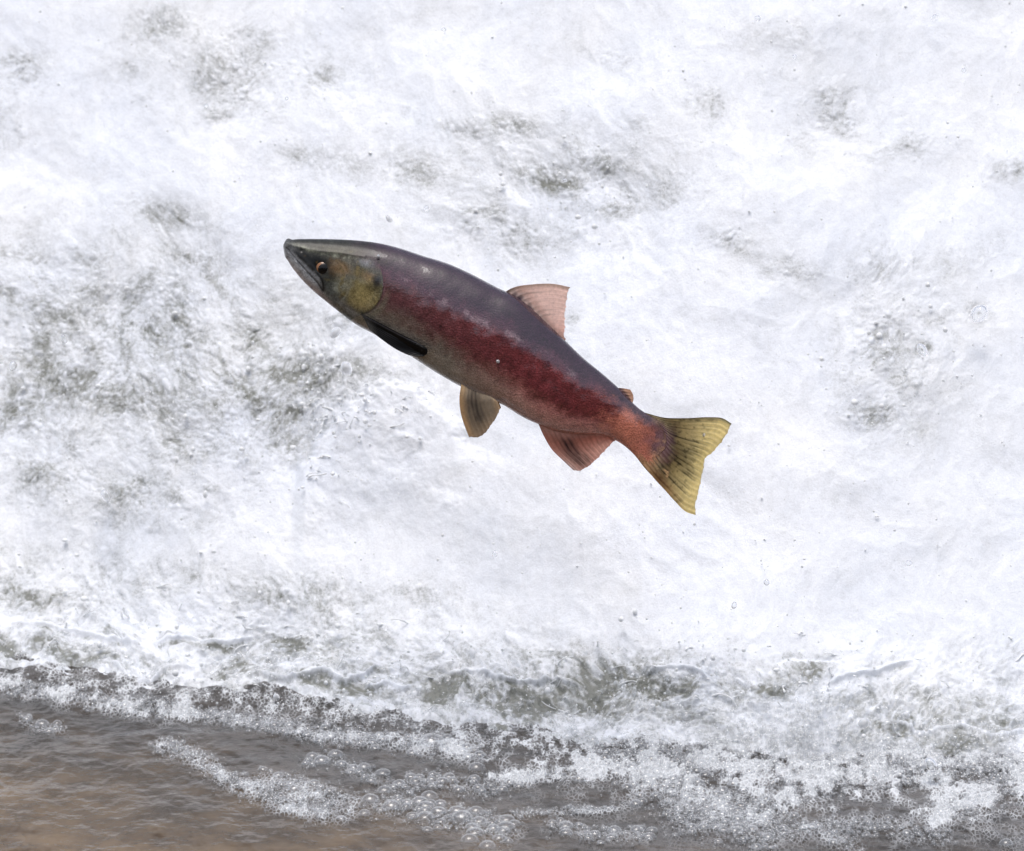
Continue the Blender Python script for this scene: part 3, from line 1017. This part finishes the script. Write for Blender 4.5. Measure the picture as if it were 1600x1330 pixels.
def fin(name, base, tip, lead, trail, rays, colour, depth=None, thick=(3.2, .7), jag=1.2, ripple=1.2, seed=0, thin=.3, mirror=False, nu=None, nv=46):
    """a fin stretched between four edges (photograph pixels), its rays standing proud of the web."""
    nu = nu or rays * 7 + 1
    B, Tp = spline(base, nu), spline(tip, nu)
    Ld, Tr = spline(lead, nv), spline(trail, nv)
    u = np.linspace(0, 1, nu)[None, :, None]
    v = np.linspace(0, 1, nv)[:, None, None]
    P = ((1 - v) * B[None] + v * Tp[None] + (1 - u) * Ld[:, None] + u * Tr[:, None]
         - ((1 - u) * (1 - v) * B[0] + u * (1 - v) * B[-1] + (1 - u) * v * Tp[0] + u * v * Tp[-1]))
    uu, vv = np.broadcast_to(u[..., 0], P.shape[:2]), np.broadcast_to(v[..., 0], P.shape[:2])
    rng = np.random.RandomState(400 + seed)
    # torn, uneven outer margin
    tear = np.interp(np.linspace(0, rays, nu), np.arange(rays + 1), rng.rand(rays + 1)) + .35 * np.abs(np.sin(np.linspace(0, rays, nu) * np.pi))
    dirv = P[-1] - P[-4]
    dirv = dirv / np.maximum(np.linalg.norm(dirv, axis=1, keepdims=True), 1e-6)
    P = P - (vv ** 5 * tear[None] * jag)[..., None] * dirv[None] * sstep(0, .06, uu * (1 - uu))[..., None]
    phase = uu * rays * 2 * np.pi
    ridge = (0.5 + 0.5 * np.cos(phase)) ** 2
    split = (0.5 + 0.5 * np.cos(2 * phase)) ** 2
    rd = ridge * (1 - sstep(.45, .9, vv)) + split * sstep(.45, .9, vv)
    th = thick[0] + (thick[1] - thick[0]) * vv ** .7
    th = th * (0.78 + 0.32 * rd)
    wob = ripple * np.sin(uu * 9 + vv * 3 + seed) * vv + ripple * .5 * np.cos(phase) * vv * .5
    dep = (0 if depth is None else depth(P[..., 0], P[..., 1], uu, vv)) + wob
    tint = colour(uu, vv, rd, P)
    fr = np.stack([P[..., 0], P[..., 1], dep - th / 2], -1).reshape(-1, 3)
    bk = np.stack([P[..., 0], P[..., 1], dep + th / 2], -1).reshape(-1, 3)
    A = np.concatenate([fr, bk])
    V = np.stack([(A[:, 0] - 790) * S, A[:, 2] * S * (-1 if mirror else 1), -(A[:, 1] - 560) * S], -1)
    q = grid_quads(nv, nu)
    n = nv * nu
    qs = [q, q[:, ::-1] + n]
    for e in (np.arange(nu), (nv - 1) * nu + np.arange(nu), np.arange(nv) * nu, np.arange(nv) * nu + nu - 1):
        qs.append(np.stack([e[:-1], e[1:], e[1:] + n, e[:-1] + n], -1))
    tn = (thin * sstep(0.0, .3, vv)).ravel()
    me = mesh_np(name, V, np.concatenate(qs), attrs={'tint': np.clip(np.tile(tint.reshape(-1, 3), (2, 1)), .002, 1), 'thin': np.tile(tn, 2)})
    return add(name, me, M_FIN, fish)


def mixc(c0, c1, t):
    return c0 + (c1 - c0) * np.clip(t, 0, 1)[..., None]


def full(c, like):
    return np.broadcast_to(c, like.shape + (3,)).copy()


def rand_ray(uu, rays, seed):
    r = np.random.RandomState(seed).rand(rays * 2 + 2)
    return r[np.clip((uu * rays * 2 + .5).astype(int), 0, rays * 2 + 1)]


def col_dorsal(uu, vv, rd, P):
    c = mixc(full(lin(210, 180, 168), uu), full(lin(250, 228, 218), uu), sstep(.0, .45, vv))
    c = mixc(c, full(lin(240, 196, 182), uu), sstep(.5, .95, uu) * .4)
    n = fbm(P[..., 0], P[..., 1], 16, 3, 410)
    c = mixc(c, full(lin(92, 76, 70), uu), .36 * rd * (rand_ray(uu, 13, 3) * .9 + .1) * sstep(1.0, .3, vv))
    c = mixc(c, full(lin(66, 56, 68), uu), sstep(.16, .02, vv + .08 * n))
    return mixc(c, full(lin(150, 130, 112), uu), .5 * sstep(.10, 0, uu))


def col_anal(uu, vv, rd, P):
    c = mixc(full(lin(196, 144, 128), uu), full(lin(232, 196, 182), uu), sstep(.2, .9, vv))
    dark = np.exp(-((uu - .30) / .13) ** 2) * sstep(.05, .25, vv) * sstep(1.05, .8, vv)
    n = fbm(uu * 9, vv * 2, 1.0, 3, 420)
    c = mixc(c, full(lin(62, 50, 52), uu), dark * (.55 + .5 * n + .35 * rd))
    c = mixc(c, full(lin(120, 80, 72), uu), .4 * rd * rand_ray(uu, 14, 5))
    return mixc(c, full(lin(214, 204, 200), uu), .6 * sstep(.22, 0, uu) * sstep(.5, 1, vv))


def col_pelvic(uu, vv, rd, P):
    c = full(lin(150, 134, 114), uu)
    c = mixc(c, full(lin(196, 164, 124), uu), sstep(.22, .02, uu) + sstep(.75, 1, uu) * .7)
    n = fbm(uu * 7, vv * 2, 1.0, 3, 430)
    c = mixc(c, full(lin(76, 66, 58), uu), np.clip(np.exp(-((uu - .36) / .17) ** 2) * (.5 + .5 * n + .4 * rd), 0, .9) * sstep(1.1, .5, vv))
    return mixc(c, full(lin(196, 172, 144), uu), .5 * sstep(.6, 1, vv))


def col_pect(uu, vv, rd, P):
    c = mixc(full(lin(92, 90, 86), uu), full(lin(7, 7, 9), uu), sstep(.0, .22, vv))
    e = np.exp(-((uu - .12) / .05) ** 2) * sstep(.02, .1, vv) * sstep(1, .85, vv)  # bright highlight along the upper edge, painted into the fin colour
    c = mixc(c, full(lin(104, 104, 110), uu), .8 * e)
    return mixc(c, full(lin(16, 15, 17), uu), .5 * rd)


def col_caudal(uu, vv, rd, P):
    c = mixc(full(lin(176, 158, 118), uu), full(lin(244, 230, 184), uu), sstep(.2, .9, vv))
    n = fbm(P[..., 0], P[..., 1], 12, 3, 440)
    n2 = fbm(uu * 14, vv * 3, 1.0, 3, 441)
    st = rd * (rand_ray(uu, 19, 9) * 1.1 + .1)
    c = mixc(c, full(lin(84, 78, 58), uu), np.clip(st * (.6 + 1.0 * n2), 0, .9) * sstep(1.05, .6, vv))
    mid = np.exp(-((uu - .50) / .16) ** 2) * sstep(.95, .5, vv)
    c = mixc(c, full(lin(84, 76, 60), uu), .38 * np.clip(mid * (.7 + .8 * n2), 0, 1))
    c = mixc(c, full(lin(70, 66, 48), uu), .8 * sstep(.035, 0, uu))
    sp = sstep(.30, .55, fbm(P[..., 0], P[..., 1], 7, 2, 442)) * sstep(1.0, .5, vv)
    c = mixc(c, full(lin(62, 56, 40), uu), .55 * sp)
    c = mixc(c, full(lin(190, 138, 92), uu), .5 * sstep(.82, 1.0, uu) * sstep(.95, .3, vv))
    c = mixc(c, full(lin(176, 126, 98), uu), .45 * sstep(.22, .03, vv + .12 * n) * sstep(.50, .75, uu))
    c = mixc(c, full(lin(112, 82, 88), uu), sstep(.34, .04, vv + .10 * n) * np.exp(-((uu - .46) / .36) ** 4) * .95)
    return c


def col_adip(uu, vv, rd, P):
    return mixc(full(lin(110, 84, 84), uu), full(lin(206, 160, 132), uu), sstep(.15, .6, vv))


fin('dorsal_fin', [(786, 458), (812, 474), (838, 497), (862, 520), (881, 538)], [(891, 449), (888, 462), (886, 478), (885, 498), (884, 515), (884, 530)],
    [(786, 458), (800, 450.2), (832, 444.5), (867, 444), (891, 449)], [(881, 538), (884, 530)], 13, col_dorsal, thick=(6, .8), jag=3.0, ripple=1.2, seed=1, thin=.82)
fin('anal_fin', [(840, 660), (868, 672), (905, 674), (938, 676), (963, 684)], [(896, 735), (906, 736.5), (918, 731), (930, 722), (945, 706), (961, 689)],
    [(840, 660), (850, 682), (862, 702), (880, 720), (896, 735)], [(963, 684), (961, 689)], 14, col_anal, thick=(7, .8), jag=1.8, ripple=1.8, seed=2, thin=.7)


def pelvic_depth(X, Y, u, v):
    return -20 + 3 * u - 12 * v


fin('pelvic_fin', [(721, 600), (735, 608), (750, 614), (766, 619), (777, 627)], [(733, 683), (747, 685), (758, 678), (768, 666), (777, 651), (782, 638)],
    [(721, 600), (718, 622), (720, 645), (727, 668), (733, 683)], [(777, 627), (782, 638)], 10, col_pelvic, depth=pelvic_depth, thick=(6, .8), jag=2.2, ripple=2.2, seed=3, thin=.6)
fin('pelvic_fin', [(724, 600), (738, 608), (752, 613), (768, 619), (779, 627)], [(741, 673), (752, 675), (762, 670), (771, 660), (778, 648), (783, 637)],
    [(724, 600), (724, 622), (727, 645), (733, 662), (741, 673)], [(779, 627), (783, 637)], 10, col_pelvic, depth=pelvic_depth, thick=(6, .8), jag=2.2, ripple=2.2, seed=4, thin=.6, mirror=True)

_pgx, _pgy = np.meshgrid(np.linspace(555, 680, 26), np.linspace(480, 570, 19))
_pgd = body_depth(_pgx, _pgy)


def pect_depth(X, Y, u, v):
    fx = np.clip((X - 555) / 125 * 25, 0, 24.999)
    fy = np.clip((Y - 480) / 90 * 18, 0, 17.999)
    ix, iy = fx.astype(int), fy.astype(int)
    a, b = fx - ix, fy - iy
    d = (_pgd[iy, ix] * (1 - a) * (1 - b) + _pgd[iy, ix + 1] * a * (1 - b) + _pgd[iy + 1, ix] * (1 - a) * b + _pgd[iy + 1, ix + 1] * a * b)
    return np.minimum(d, -22) - 3.0 - 7.0 * v


PECT = ([(564, 490), (570, 500), (578, 516)], [(664, 542), (668.5, 547), (668, 553), (662, 558)],
        [(564, 490), (584, 500), (607, 512), (630, 524), (650, 534), (664, 542)], [(578, 516), (597, 531), (621, 547), (644, 556.5), (662, 558)])
fin('pectoral_fin', *PECT, 9, col_pect, depth=pect_depth, thick=(6, 1.6), jag=.6, ripple=.8, seed=5, thin=.0)
fin('pectoral_fin', *PECT, 9, col_pect, depth=pect_depth, thick=(6, 1.6), jag=.6, ripple=.8, seed=5, thin=.0, mirror=True)
fin('caudal_fin', [(1008, 645), (1030, 662), (1040, 680), (1040, 698), (1026, 712), (1004, 724)],
    [(1143, 662), (1138, 677), (1128, 692), (1117, 706), (1103, 719), (1101, 734), (1097, 752), (1092, 774), (1088, 790), (1087, 805)],
    [(1008, 645), (1034, 652), (1072, 653.5), (1108, 652), (1130, 654), (1143, 662)],
    [(1004, 724), (1024, 750), (1038, 765), (1056, 785), (1072, 800), (1087, 805)], 19, col_caudal, thick=(5.5, .9), jag=2.4, ripple=2.2, seed=6, thin=.72)
fin('adipose_fin', [(964, 606), (975, 616), (986, 628)], [(985, 609), (988.5, 615), (990, 622), (989, 629)],
    [(964, 606), (975, 607), (985, 609)], [(986, 628), (989, 629)], 4, col_adip, thick=(7, 3.5), jag=.3, ripple=.3, seed=7, thin=.2, nv=16)


def uv_dome(name, r, seg=24, rings=12, squash=1.0, full_sphere=True):
    th = np.linspace(0, np.pi if full_sphere else np.pi / 2, rings)
    a = np.linspace(0, 2 * np.pi, seg, endpoint=False)
    V = np.stack([np.sin(th)[:, None] * np.cos(a)[None], np.sin(th)[:, None] * np.sin(a)[None], squash * np.cos(th)[:, None] * np.ones(seg)[None]], -1).reshape(-1, 3) * r
    return mesh_np(name, V, grid_quads(rings, seg, True))


for side in (-1, 1):
    dep = float(body_depth(np.array([EYE[0]]), np.array([EYE[1]]))[0])
    eye = add('eye', uv_dome('eye', 11.4 * S, 32, 16, .60), M_IRIS, fish)
    eye.rotation_euler = (math.pi / 2 if side < 0 else -math.pi / 2, 0, 0)
    eye.location = ((EYE[0] - 790) * S, -side * (dep + 5.4) * S, -(EYE[1] - 560) * S)
    pup = add('pupil', uv_dome('pupil', 9.2 * S, 28, 14, .40), M_PUPIL, eye)
    pup.location = (0.9 * S, -1.1 * S * (1 if side < 0 else -1), 3.6 * S)

# ------------------------------------------------------------------ bubbles on the pool
rng = np.random.RandomState(12)
bub = []                                                     # x, y, radius (m), label index
labels = []


def try_bubble(x, y, r, li, tight=.72):
    if bub:
        A = np.array(bub)
        d = np.hypot(A[:, 0] - x, A[:, 1] - y)
        if np.any(d < tight * (A[:, 2] + r)):
            return
    bub.append((x, y, r, li))


for pts, hw, amt, rb, dens, lab in RAFTS:
    if lab not in labels:
        labels.append(lab)
    li = labels.index(lab)
    L = spline(pts, 80)
    length = np.linalg.norm(np.diff(L, axis=0), axis=1).sum()
    n = int(dens * length / 100)
    rad = np.sort(rb * .92 * np.clip(rng.rand(n) ** 2.4, .24 if hw > 25 else .17, 1))[::-1]
    for r in rad:
        q = L[rng.randint(80)] + np.array([rng.randn() * hw * .6, rng.randn() * hw * .55])
        if q[1] > 1345:
            continue
        x, y = pool_xy(*q)
        try_bubble(x, y, r * S * (.95 + .1 * rng.rand()), li)
BIG = [  # single bubbles that stand out
    (675, 1168, 24, 'largest clear dome at the foot of the fall, right of centre'), (503, 1193, 15, 'broad dome at the peak of the arched bubble string'),
    (722, 1285, 19, 'largest dome of the cluster at the bottom centre'), (612, 1268, 17, 'round dome at the left end of the bottom centre cluster'),
    (460, 1242, 12, 'round dome sitting in the white foam raft'), (66, 1128, 13, 'largest bubble of the small cluster on the brown water'),
    (517, 1153, 13, 'dome on the froth line left of the biggest bubble'), (905, 1218, 12, 'pale oval bubble at the edge of the white froth'),
    (960, 1300, 13, 'largest dome near the bottom edge right of centre'), (1572, 1318, 12, 'bright round bubble in the bottom right corner'),
    (1470, 1270, 8, 'bright round bubble on the grey water at right'), (195, 1100, 11, 'dome in the froth on the far left shore of foam'), (745, 1205, 15, 'flat wide dome above the cluster of small domes')]
big_bub = []
for px, py, r, lab in BIG:
    x, y = pool_xy(px, py)
    bub = [b for b in bub if math.hypot(b[0] - x, b[1] - y) > .8 * (b[2] + r * S)]
    big_bub.append((x, y, r * S, lab))

dome_me = uv_dome('bubble', 1.0, 20, 9, .92, False)
dome_me.materials.append(M_BUB)


def fall_z(x, y):
    """height of the foot of the fall above a point of the pool (below zero where there is none)."""
    t = np.interp(np.asarray(y) - toe_y(x, np.asarray(x) * 0), _Y, _tt, left=-1)
    ti = np.clip(np.searchsorted(FALL['ts'], t), 0, len(FALL['ts']) - 1)
    xi = np.clip(np.searchsorted(FALL['xs'], x), 0, len(FALL['xs']) - 1)
    return np.where(t < 0, -1.0, FALL['P'][ti, xi, 2])


def surface_z(x, y):
    return float(max(pool_height(np.array([x]), np.array([y]))[0], fall_z(np.array([x]), np.array([y]))[0]))


for x, y, r, lab in big_bub:
    o = add('bubble', dome_me, loc=(x, y, surface_z(x, y) - .0004))
    o.scale = (r, r, r)
    tag(o, lab, 'bubble')
bub.sort(key=lambda b: -b[2])
for x, y, r, li in bub[:280]:
    o = add('bubble', dome_me, loc=(x, y, surface_z(x, y) - .0003 + .12 * r))
    o.scale = (r, r * (.85 + .3 * rng.rand()), r * (.6 + .4 * rng.rand()))
    tag(o, 'clear bubble in the ' + labels[int(li)], 'bubble', 'bubbles in the ' + labels[int(li)])


# ------------------------------------------------------------------ masses of small bubbles and flying drops
def scatter(name, pts, rad, mat, label, subdiv=2):
    """one object: small spheres instanced on the points (stretched a little at random)."""
    me = mesh_np(name, pts, attrs={'size': rad})
    o = add(name, me, mat)
    g = bpy.data.node_groups.new(name, 'GeometryNodeTree')
    g.interface.new_socket('Geometry', in_out='INPUT', socket_type='NodeSocketGeometry')
    g.interface.new_socket('Geometry', in_out='OUTPUT', socket_type='NodeSocketGeometry')
    gi, go = g.nodes.new('NodeGroupInput'), g.nodes.new('NodeGroupOutput')
    ip = g.nodes.new('GeometryNodeInstanceOnPoints')
    ico = g.nodes.new('GeometryNodeMeshIcoSphere')
    ico.inputs['Radius'].default_value = 1.0
    ico.inputs['Subdivisions'].default_value = subdiv
    ss = g.nodes.new('GeometryNodeSetShadeSmooth')
    sm = g.nodes.new('GeometryNodeSetMaterial')
    sm.inputs['Material'].default_value = mat
    na = g.nodes.new('GeometryNodeInputNamedAttribute')
    na.data_type = 'FLOAT'
    na.inputs['Name'].default_value = 'size'
    rv = g.nodes.new('FunctionNodeRandomValue')
    rv.data_type = 'FLOAT_VECTOR'
    rv.inputs['Min'].default_value = (.7, .7, .7)
    rv.inputs['Max'].default_value = (1.3, 1.3, 1.3)
    vm = g.nodes.new('ShaderNodeVectorMath')
    vm.operation = 'SCALE'
    L = g.links.new
    L(rv.outputs['Value'], vm.inputs[0])
    L(na.outputs['Attribute'], vm.inputs['Scale'])
    L(ico.outputs['Mesh'], ss.inputs['Geometry'])
    L(ss.outputs[0], sm.inputs['Geometry'])
    L(gi.outputs[0], ip.inputs['Points'])
    L(sm.outputs[0], ip.inputs['Instance'])
    L(vm.outputs[0], ip.inputs['Scale'])
    L(ip.outputs[0], go.inputs[0])
    md = o.modifiers.new('scatter', 'NODES')
    md.node_group = g
    return tag(o, label, name.replace('_', ' '), kind='stuff')


small = [(b[0], b[1], b[2]) for b in bub[280:]]
for pts, hw, amt, rb, dens, lab in RAFTS:
    L = spline(pts, 80)
    length = np.linalg.norm(np.diff(L, axis=0), axis=1).sum()
    for _ in range(int(length * hw * .20 * (0.4 + amt))):
        q = L[rng.randint(80)] + rng.randn(2) * hw * np.array([.8, .62])
        if q[1] < 1345:
            x, y = pool_xy(*q)
            small.append((x, y, S * (.9 + 2.4 * rng.rand() ** 2)))
small = np.array(small)
zz = np.maximum(pool_height(small[:, 0], small[:, 1]) + .002, fall_z(small[:, 0], small[:, 1]) + .001)
scatter('small_bubbles', np.stack([small[:, 0], small[:, 1], zz], -1), small[:, 2], M_BUB, 'fine white bubbles massed in the froth on the pool')

# bubbles riding on the foot of the fall
P = FALL['P']
nr, nc = P.shape[:2]
n_fb = 5200
ri = np.searchsorted(FALL['ts'], .01 + .17 * rng.rand(n_fb) ** 1.3).clip(0, nr - 1)
ci = np.searchsorted(FALL['xs'], rng.uniform(-.74, .74, n_fb)).clip(0, nc - 1)
keep = FALL['foam'][ri, ci] + .35 * fbm(FALL['xs'][ci], FALL['ts'][ri], .05, 2, 500) < .72
ri, ci = ri[keep], ci[keep]
scatter('froth_bubbles', P[ri, ci] + np.array([0, -.0006, .0006]), S * (1.1 + 6.0 * rng.rand(len(ri)) ** 4), M_BUB, 'small round bubbles in the grey-green foot of the fall')

n_sp = 3600
ri = (rng.rand(n_sp) ** 1.3 * 740).astype(int)
ci = np.searchsorted(FALL['xs'], rng.uniform(-.74, .74, n_sp)).clip(0, nc - 1)
sy, cz = fall_normal(FALL['ts'][ri])
off = np.abs(rng.randn(n_sp)) * .016
sp = P[ri, ci] + np.stack([rng.randn(n_sp) * .004, -sy * off, cz * off], -1)
rad = .00035 + .0013 * rng.rand(n_sp) ** 5 + .0004 * rng.rand(n_sp)
sp[:, 2] = np.maximum(sp[:, 2], .006)
scatter('spray', sp, rad, M_SPRAY, 'fine drops of spray thrown off the white water')

n_sd = 520
picks = [(180, 560, 150, 110), (500, 590, 70, 40), (520, 660, 60, 50), (120, 960, 140, 50), (420, 1040, 150, 45), (850, 1070, 220, 50), (1350, 1090, 200, 50), (880, 290, 120, 60), (1400, 560, 60, 60), (300, 760, 180, 60)]
pts_, rr_ = [], []
for _ in range(n_sd):
    q = picks[rng.randint(len(picks))]
    qx, qy = q[0] + rng.randn() * q[2], q[1] + rng.randn() * q[3]
    if not (0 < qx < 1600 and 20 < qy < 1160):
        continue
    x, t = fall_xt(qx, qy)
    ti, xi = np.clip(np.searchsorted(FALL['ts'], t), 0, nr - 1), np.clip(np.searchsorted(FALL['xs'], x), 0, nc - 1)
    sy1, cz1 = fall_normal(t)
    pts_.append(P[ti, xi] + np.array([0, -sy1, cz1]) * .03 * rng.rand())
    rr_.append(S * (1.4 + 4.2 * rng.rand() ** 4))
scatter('flying_drops', np.array(pts_), np.array(rr_), M_SPRAY, 'clear drops of mixed size thrown up by the churning water')

DROPS = [  # pixel, radius in pixels, distance in front of the fall, label
    (541, 576, 11, .10, 'large bright drop hanging below the black pectoral fin'), (524, 520, 9, .10, 'clear drop beneath the gill cover of the fish'),
    (470, 600, 6, .06, 'small white drop left of the large bright drop'), (432, 1090, 6, .05, 'pear-shaped drop falling at the foot of the fall'),
    (666, 326, 5, .2, 'tiny dark-rimmed drop above the head of the fish'), (608, 342, 6, .15, 'pale drop above the back of the head'),
    (1420, 880, 5, .25, 'tiny drop over the white water at right'), (1198, 910, 5, .25, 'tiny drop low over the white water, right of centre'),
    (1147, 946, 5, .25, 'small dark drop left of the lowest drops at right'), (1530, 490, 15, .06, 'large greyish drop near the right edge'),
    (1441, 547, 10, .06, 'dark oval drop left of the large greyish drop'), (1184, 29, 5, .25, 'tiny drop near the top edge, right of centre'),
    (1460, 27, 5, .25, 'tiny drop near the top right corner'), (448, 154, 3, .25, 'dark speck of water above the snout'), (322, 166, 4, .25, 'dark speck of water at upper left'),
    (693, 46, 4, .25, 'dark speck of water near the top edge, left of centre'), (1242, 89, 4, .25, 'dark elongated speck at upper right'), (1506, 110, 4, .25, 'dark elongated speck at far upper right'),
    (1350, 1130, 9, .06, 'round bright drop over the froth at right'), (1416, 1118, 6, .06, 'small ringed drop right of the round bright drop'),
    (1455, 1195, 11, .1, 'clear ball of water above the grey water at right'), (591, 401, 3, None, 'bead of water clinging to the nape of the fish'),
    (778, 565, 3, None, 'bead of water on the red flank of the fish'), (738, 674, 7, .45, 'sparkling drop at the tip of the pelvic fin'),
    (883, 282, 4, .05, 'small drop in the darkest hollow of the upper fall'), (1100, 680, 2.5, None, 'bead of water on the tail fin'),
    (20, 572, 8, .05, 'white drop at the left edge beside the grey water'), (100, 530, 7, .05, 'white drop in the grey hollow at left'),
    (773, 866, 5, .15, 'small grey drop below the fish'), (165, 775, 10, .04, 'pale drop over the grey water at lower left')]
drop_me = uv_dome('water_drop', 1.0, 24, 14)
drop_me.materials.append(M_DROP)
bright_me = drop_me.copy()
bright_me.materials[0] = M_BEAD
for i, (px, py, r, dz, lab) in enumerate(DROPS):
    d = ray(px, py)
    if dz is None:
        dep = float(body_depth(np.array([px]), np.array([py]))[0]) if px < 1030 else -6
        tgt = CAM + d * (DIST + dep * S - .001)
    else:
        x, t = fall_xt(px, py)
        ti = np.clip(np.searchsorted(FALL['ts'], t), 0, nr - 1)
        xi = np.clip(np.searchsorted(FALL['xs'], x), 0, nc - 1)
        tgt = CAM + d * (np.linalg.norm(P[ti, xi] - CAM) - dz)
    while tgt[2] < r * S * .9 and dz is not None:
        tgt = tgt - d * .02
    dark = any(wd in lab for wd in ('dark', 'speck', 'tiny', 'grey'))
    o = add('water_drop', drop_me if dark else bright_me, loc=Vector(tgt))
    a = .8 + .35 * rng.rand()
    o.scale = (r * S * a, r * S, r * S / a)
    o.rotation_euler = (0, rng.uniform(-.8, .8), 0)
    tag(o, lab, 'water drop')

# ------------------------------------------------------------------ torn threads of water
def tube(path, rad, seg=7):
    path, n = np.asarray(path), len(path)
    tg = np.gradient(path, axis=0)
    tg /= np.maximum(np.linalg.norm(tg, axis=1, keepdims=True), 1e-9)
    ref = np.array([.13, .97, .21])
    a = np.cross(tg, ref)
    a /= np.maximum(np.linalg.norm(a, axis=1, keepdims=True), 1e-9)
    b = np.cross(tg, a)
    th = np.linspace(0, 2 * np.pi, seg, endpoint=False)
    V = path[:, None] + rad[:, None, None] * (np.cos(th)[None, :, None] * a[:, None] + np.sin(th)[None, :, None] * b[:, None])
    return V.reshape(-1, 3), grid_quads(n, seg, True)


def threads(name, count, picks, mat, label):
    VV, QQ, off = [], [], 0
    for _ in range(count):
        px, py, sx, sy_ = picks[rng.randint(len(picks))]
        qx, qy = px + rng.randn() * sx, py + rng.randn() * sy_
        if not (-60 < qx < 1660 and -40 < qy < 1150):
            continue
        x, t = fall_xt(qx, qy)
        ti, xi = np.clip(np.searchsorted(FALL['ts'], t), 0, nr - 1), np.clip(np.searchsorted(FALL['xs'], x), 0, nc - 1)
        p0 = P[ti, xi]
        sy1, cz1 = fall_normal(t)
        d = np.array([rng.randn() * .8, -sy1, cz1 + .3 * rng.randn()])
        d /= np.linalg.norm(d)
        L = .006 + .030 * rng.rand() ** 2
        u = np.linspace(-.15, 1, 12)
        path = p0 + d * (u * L)[:, None] + np.array([0, 0, -1.0]) * (np.clip(u, 0, 1) ** 2 * L * .8 * rng.rand())[:, None]
        path = path + (np.stack([np.sin(u * 5 + rng.rand() * 6), 0 * u, np.cos(u * 4 + rng.rand() * 6)], -1) * L * .07)
        r = (.0004 + .0011 * rng.rand() ** 2) * (1.25 - .8 * np.clip(u, 0, 1)) * (1 + .35 * np.sin(u * 11 + rng.rand() * 6))
        r[-3:] *= np.array([1.5, 1.9, .05])
        V, Q = tube(path, np.maximum(r, .00005))
        VV.append(V)
        QQ.append(Q + off)
        off += len(V)
    me = mesh_np(name, np.concatenate(VV), np.concatenate(QQ))
    return tag(add(name, me, mat), label, 'splash', kind='stuff')


threads('splash_threads', 260, [(500, 680, 24, 50), (560, 640, 50, 20), (120, 970, 120, 40), (420, 1040, 140, 40), (820, 1060, 220, 40), (1300, 1080, 220, 50)], M_SPRAY, 'torn threads of water flung from the fall')


# ------------------------------------------------------------------ wooded bank across the river, behind the photographer
def build_bank():
    r2 = np.random.RandomState(5)
    VV, QQ, TT, off = [], [], [], 0
    for i in range(150):
        x = -75 + 150 * (i + r2.rand()) / 150
        y = -46 - 9 * r2.rand()
        hgt = 17 + 8 * r2.rand()
        rad = 1.9 + 1.0 * r2.rand()
        seg, rings = 9, 12
        th = np.linspace(0, 2 * np.pi, seg, endpoint=False)
        z = np.linspace(.3, hgt, rings)
        prof = rad * (1 - np.linspace(0, 1, rings)) ** .85 * np.where(np.arange(rings) % 2, 1.15, .75) + .03
        ring = prof[:, None] * (1 + .25 * r2.randn(rings, seg))
        V = np.stack([x + ring * np.cos(th), y + ring * np.sin(th), np.broadcast_to(z[:, None], ring.shape)], -1).reshape(-1, 3)
        VV.append(V)
        QQ.append(grid_quads(rings, seg, True) + off)
        off += len(V)
    me = mesh_np('far_wood', np.concatenate(VV), np.concatenate(QQ), smooth=False)
    N = NT('conifer')
    c = N.mix(N.noise(1.2, 4, .6, objcoord(N)), (0.025, 0.04, 0.018), (0.06, 0.085, 0.035))
    m = N.finish(N.principled(Base_Color=c, Roughness=.8).outputs[0])
    tag(add('far_wood', me, m), 'dark conifer wood on the bank across the river', 'wood', kind='stuff')


build_bank()
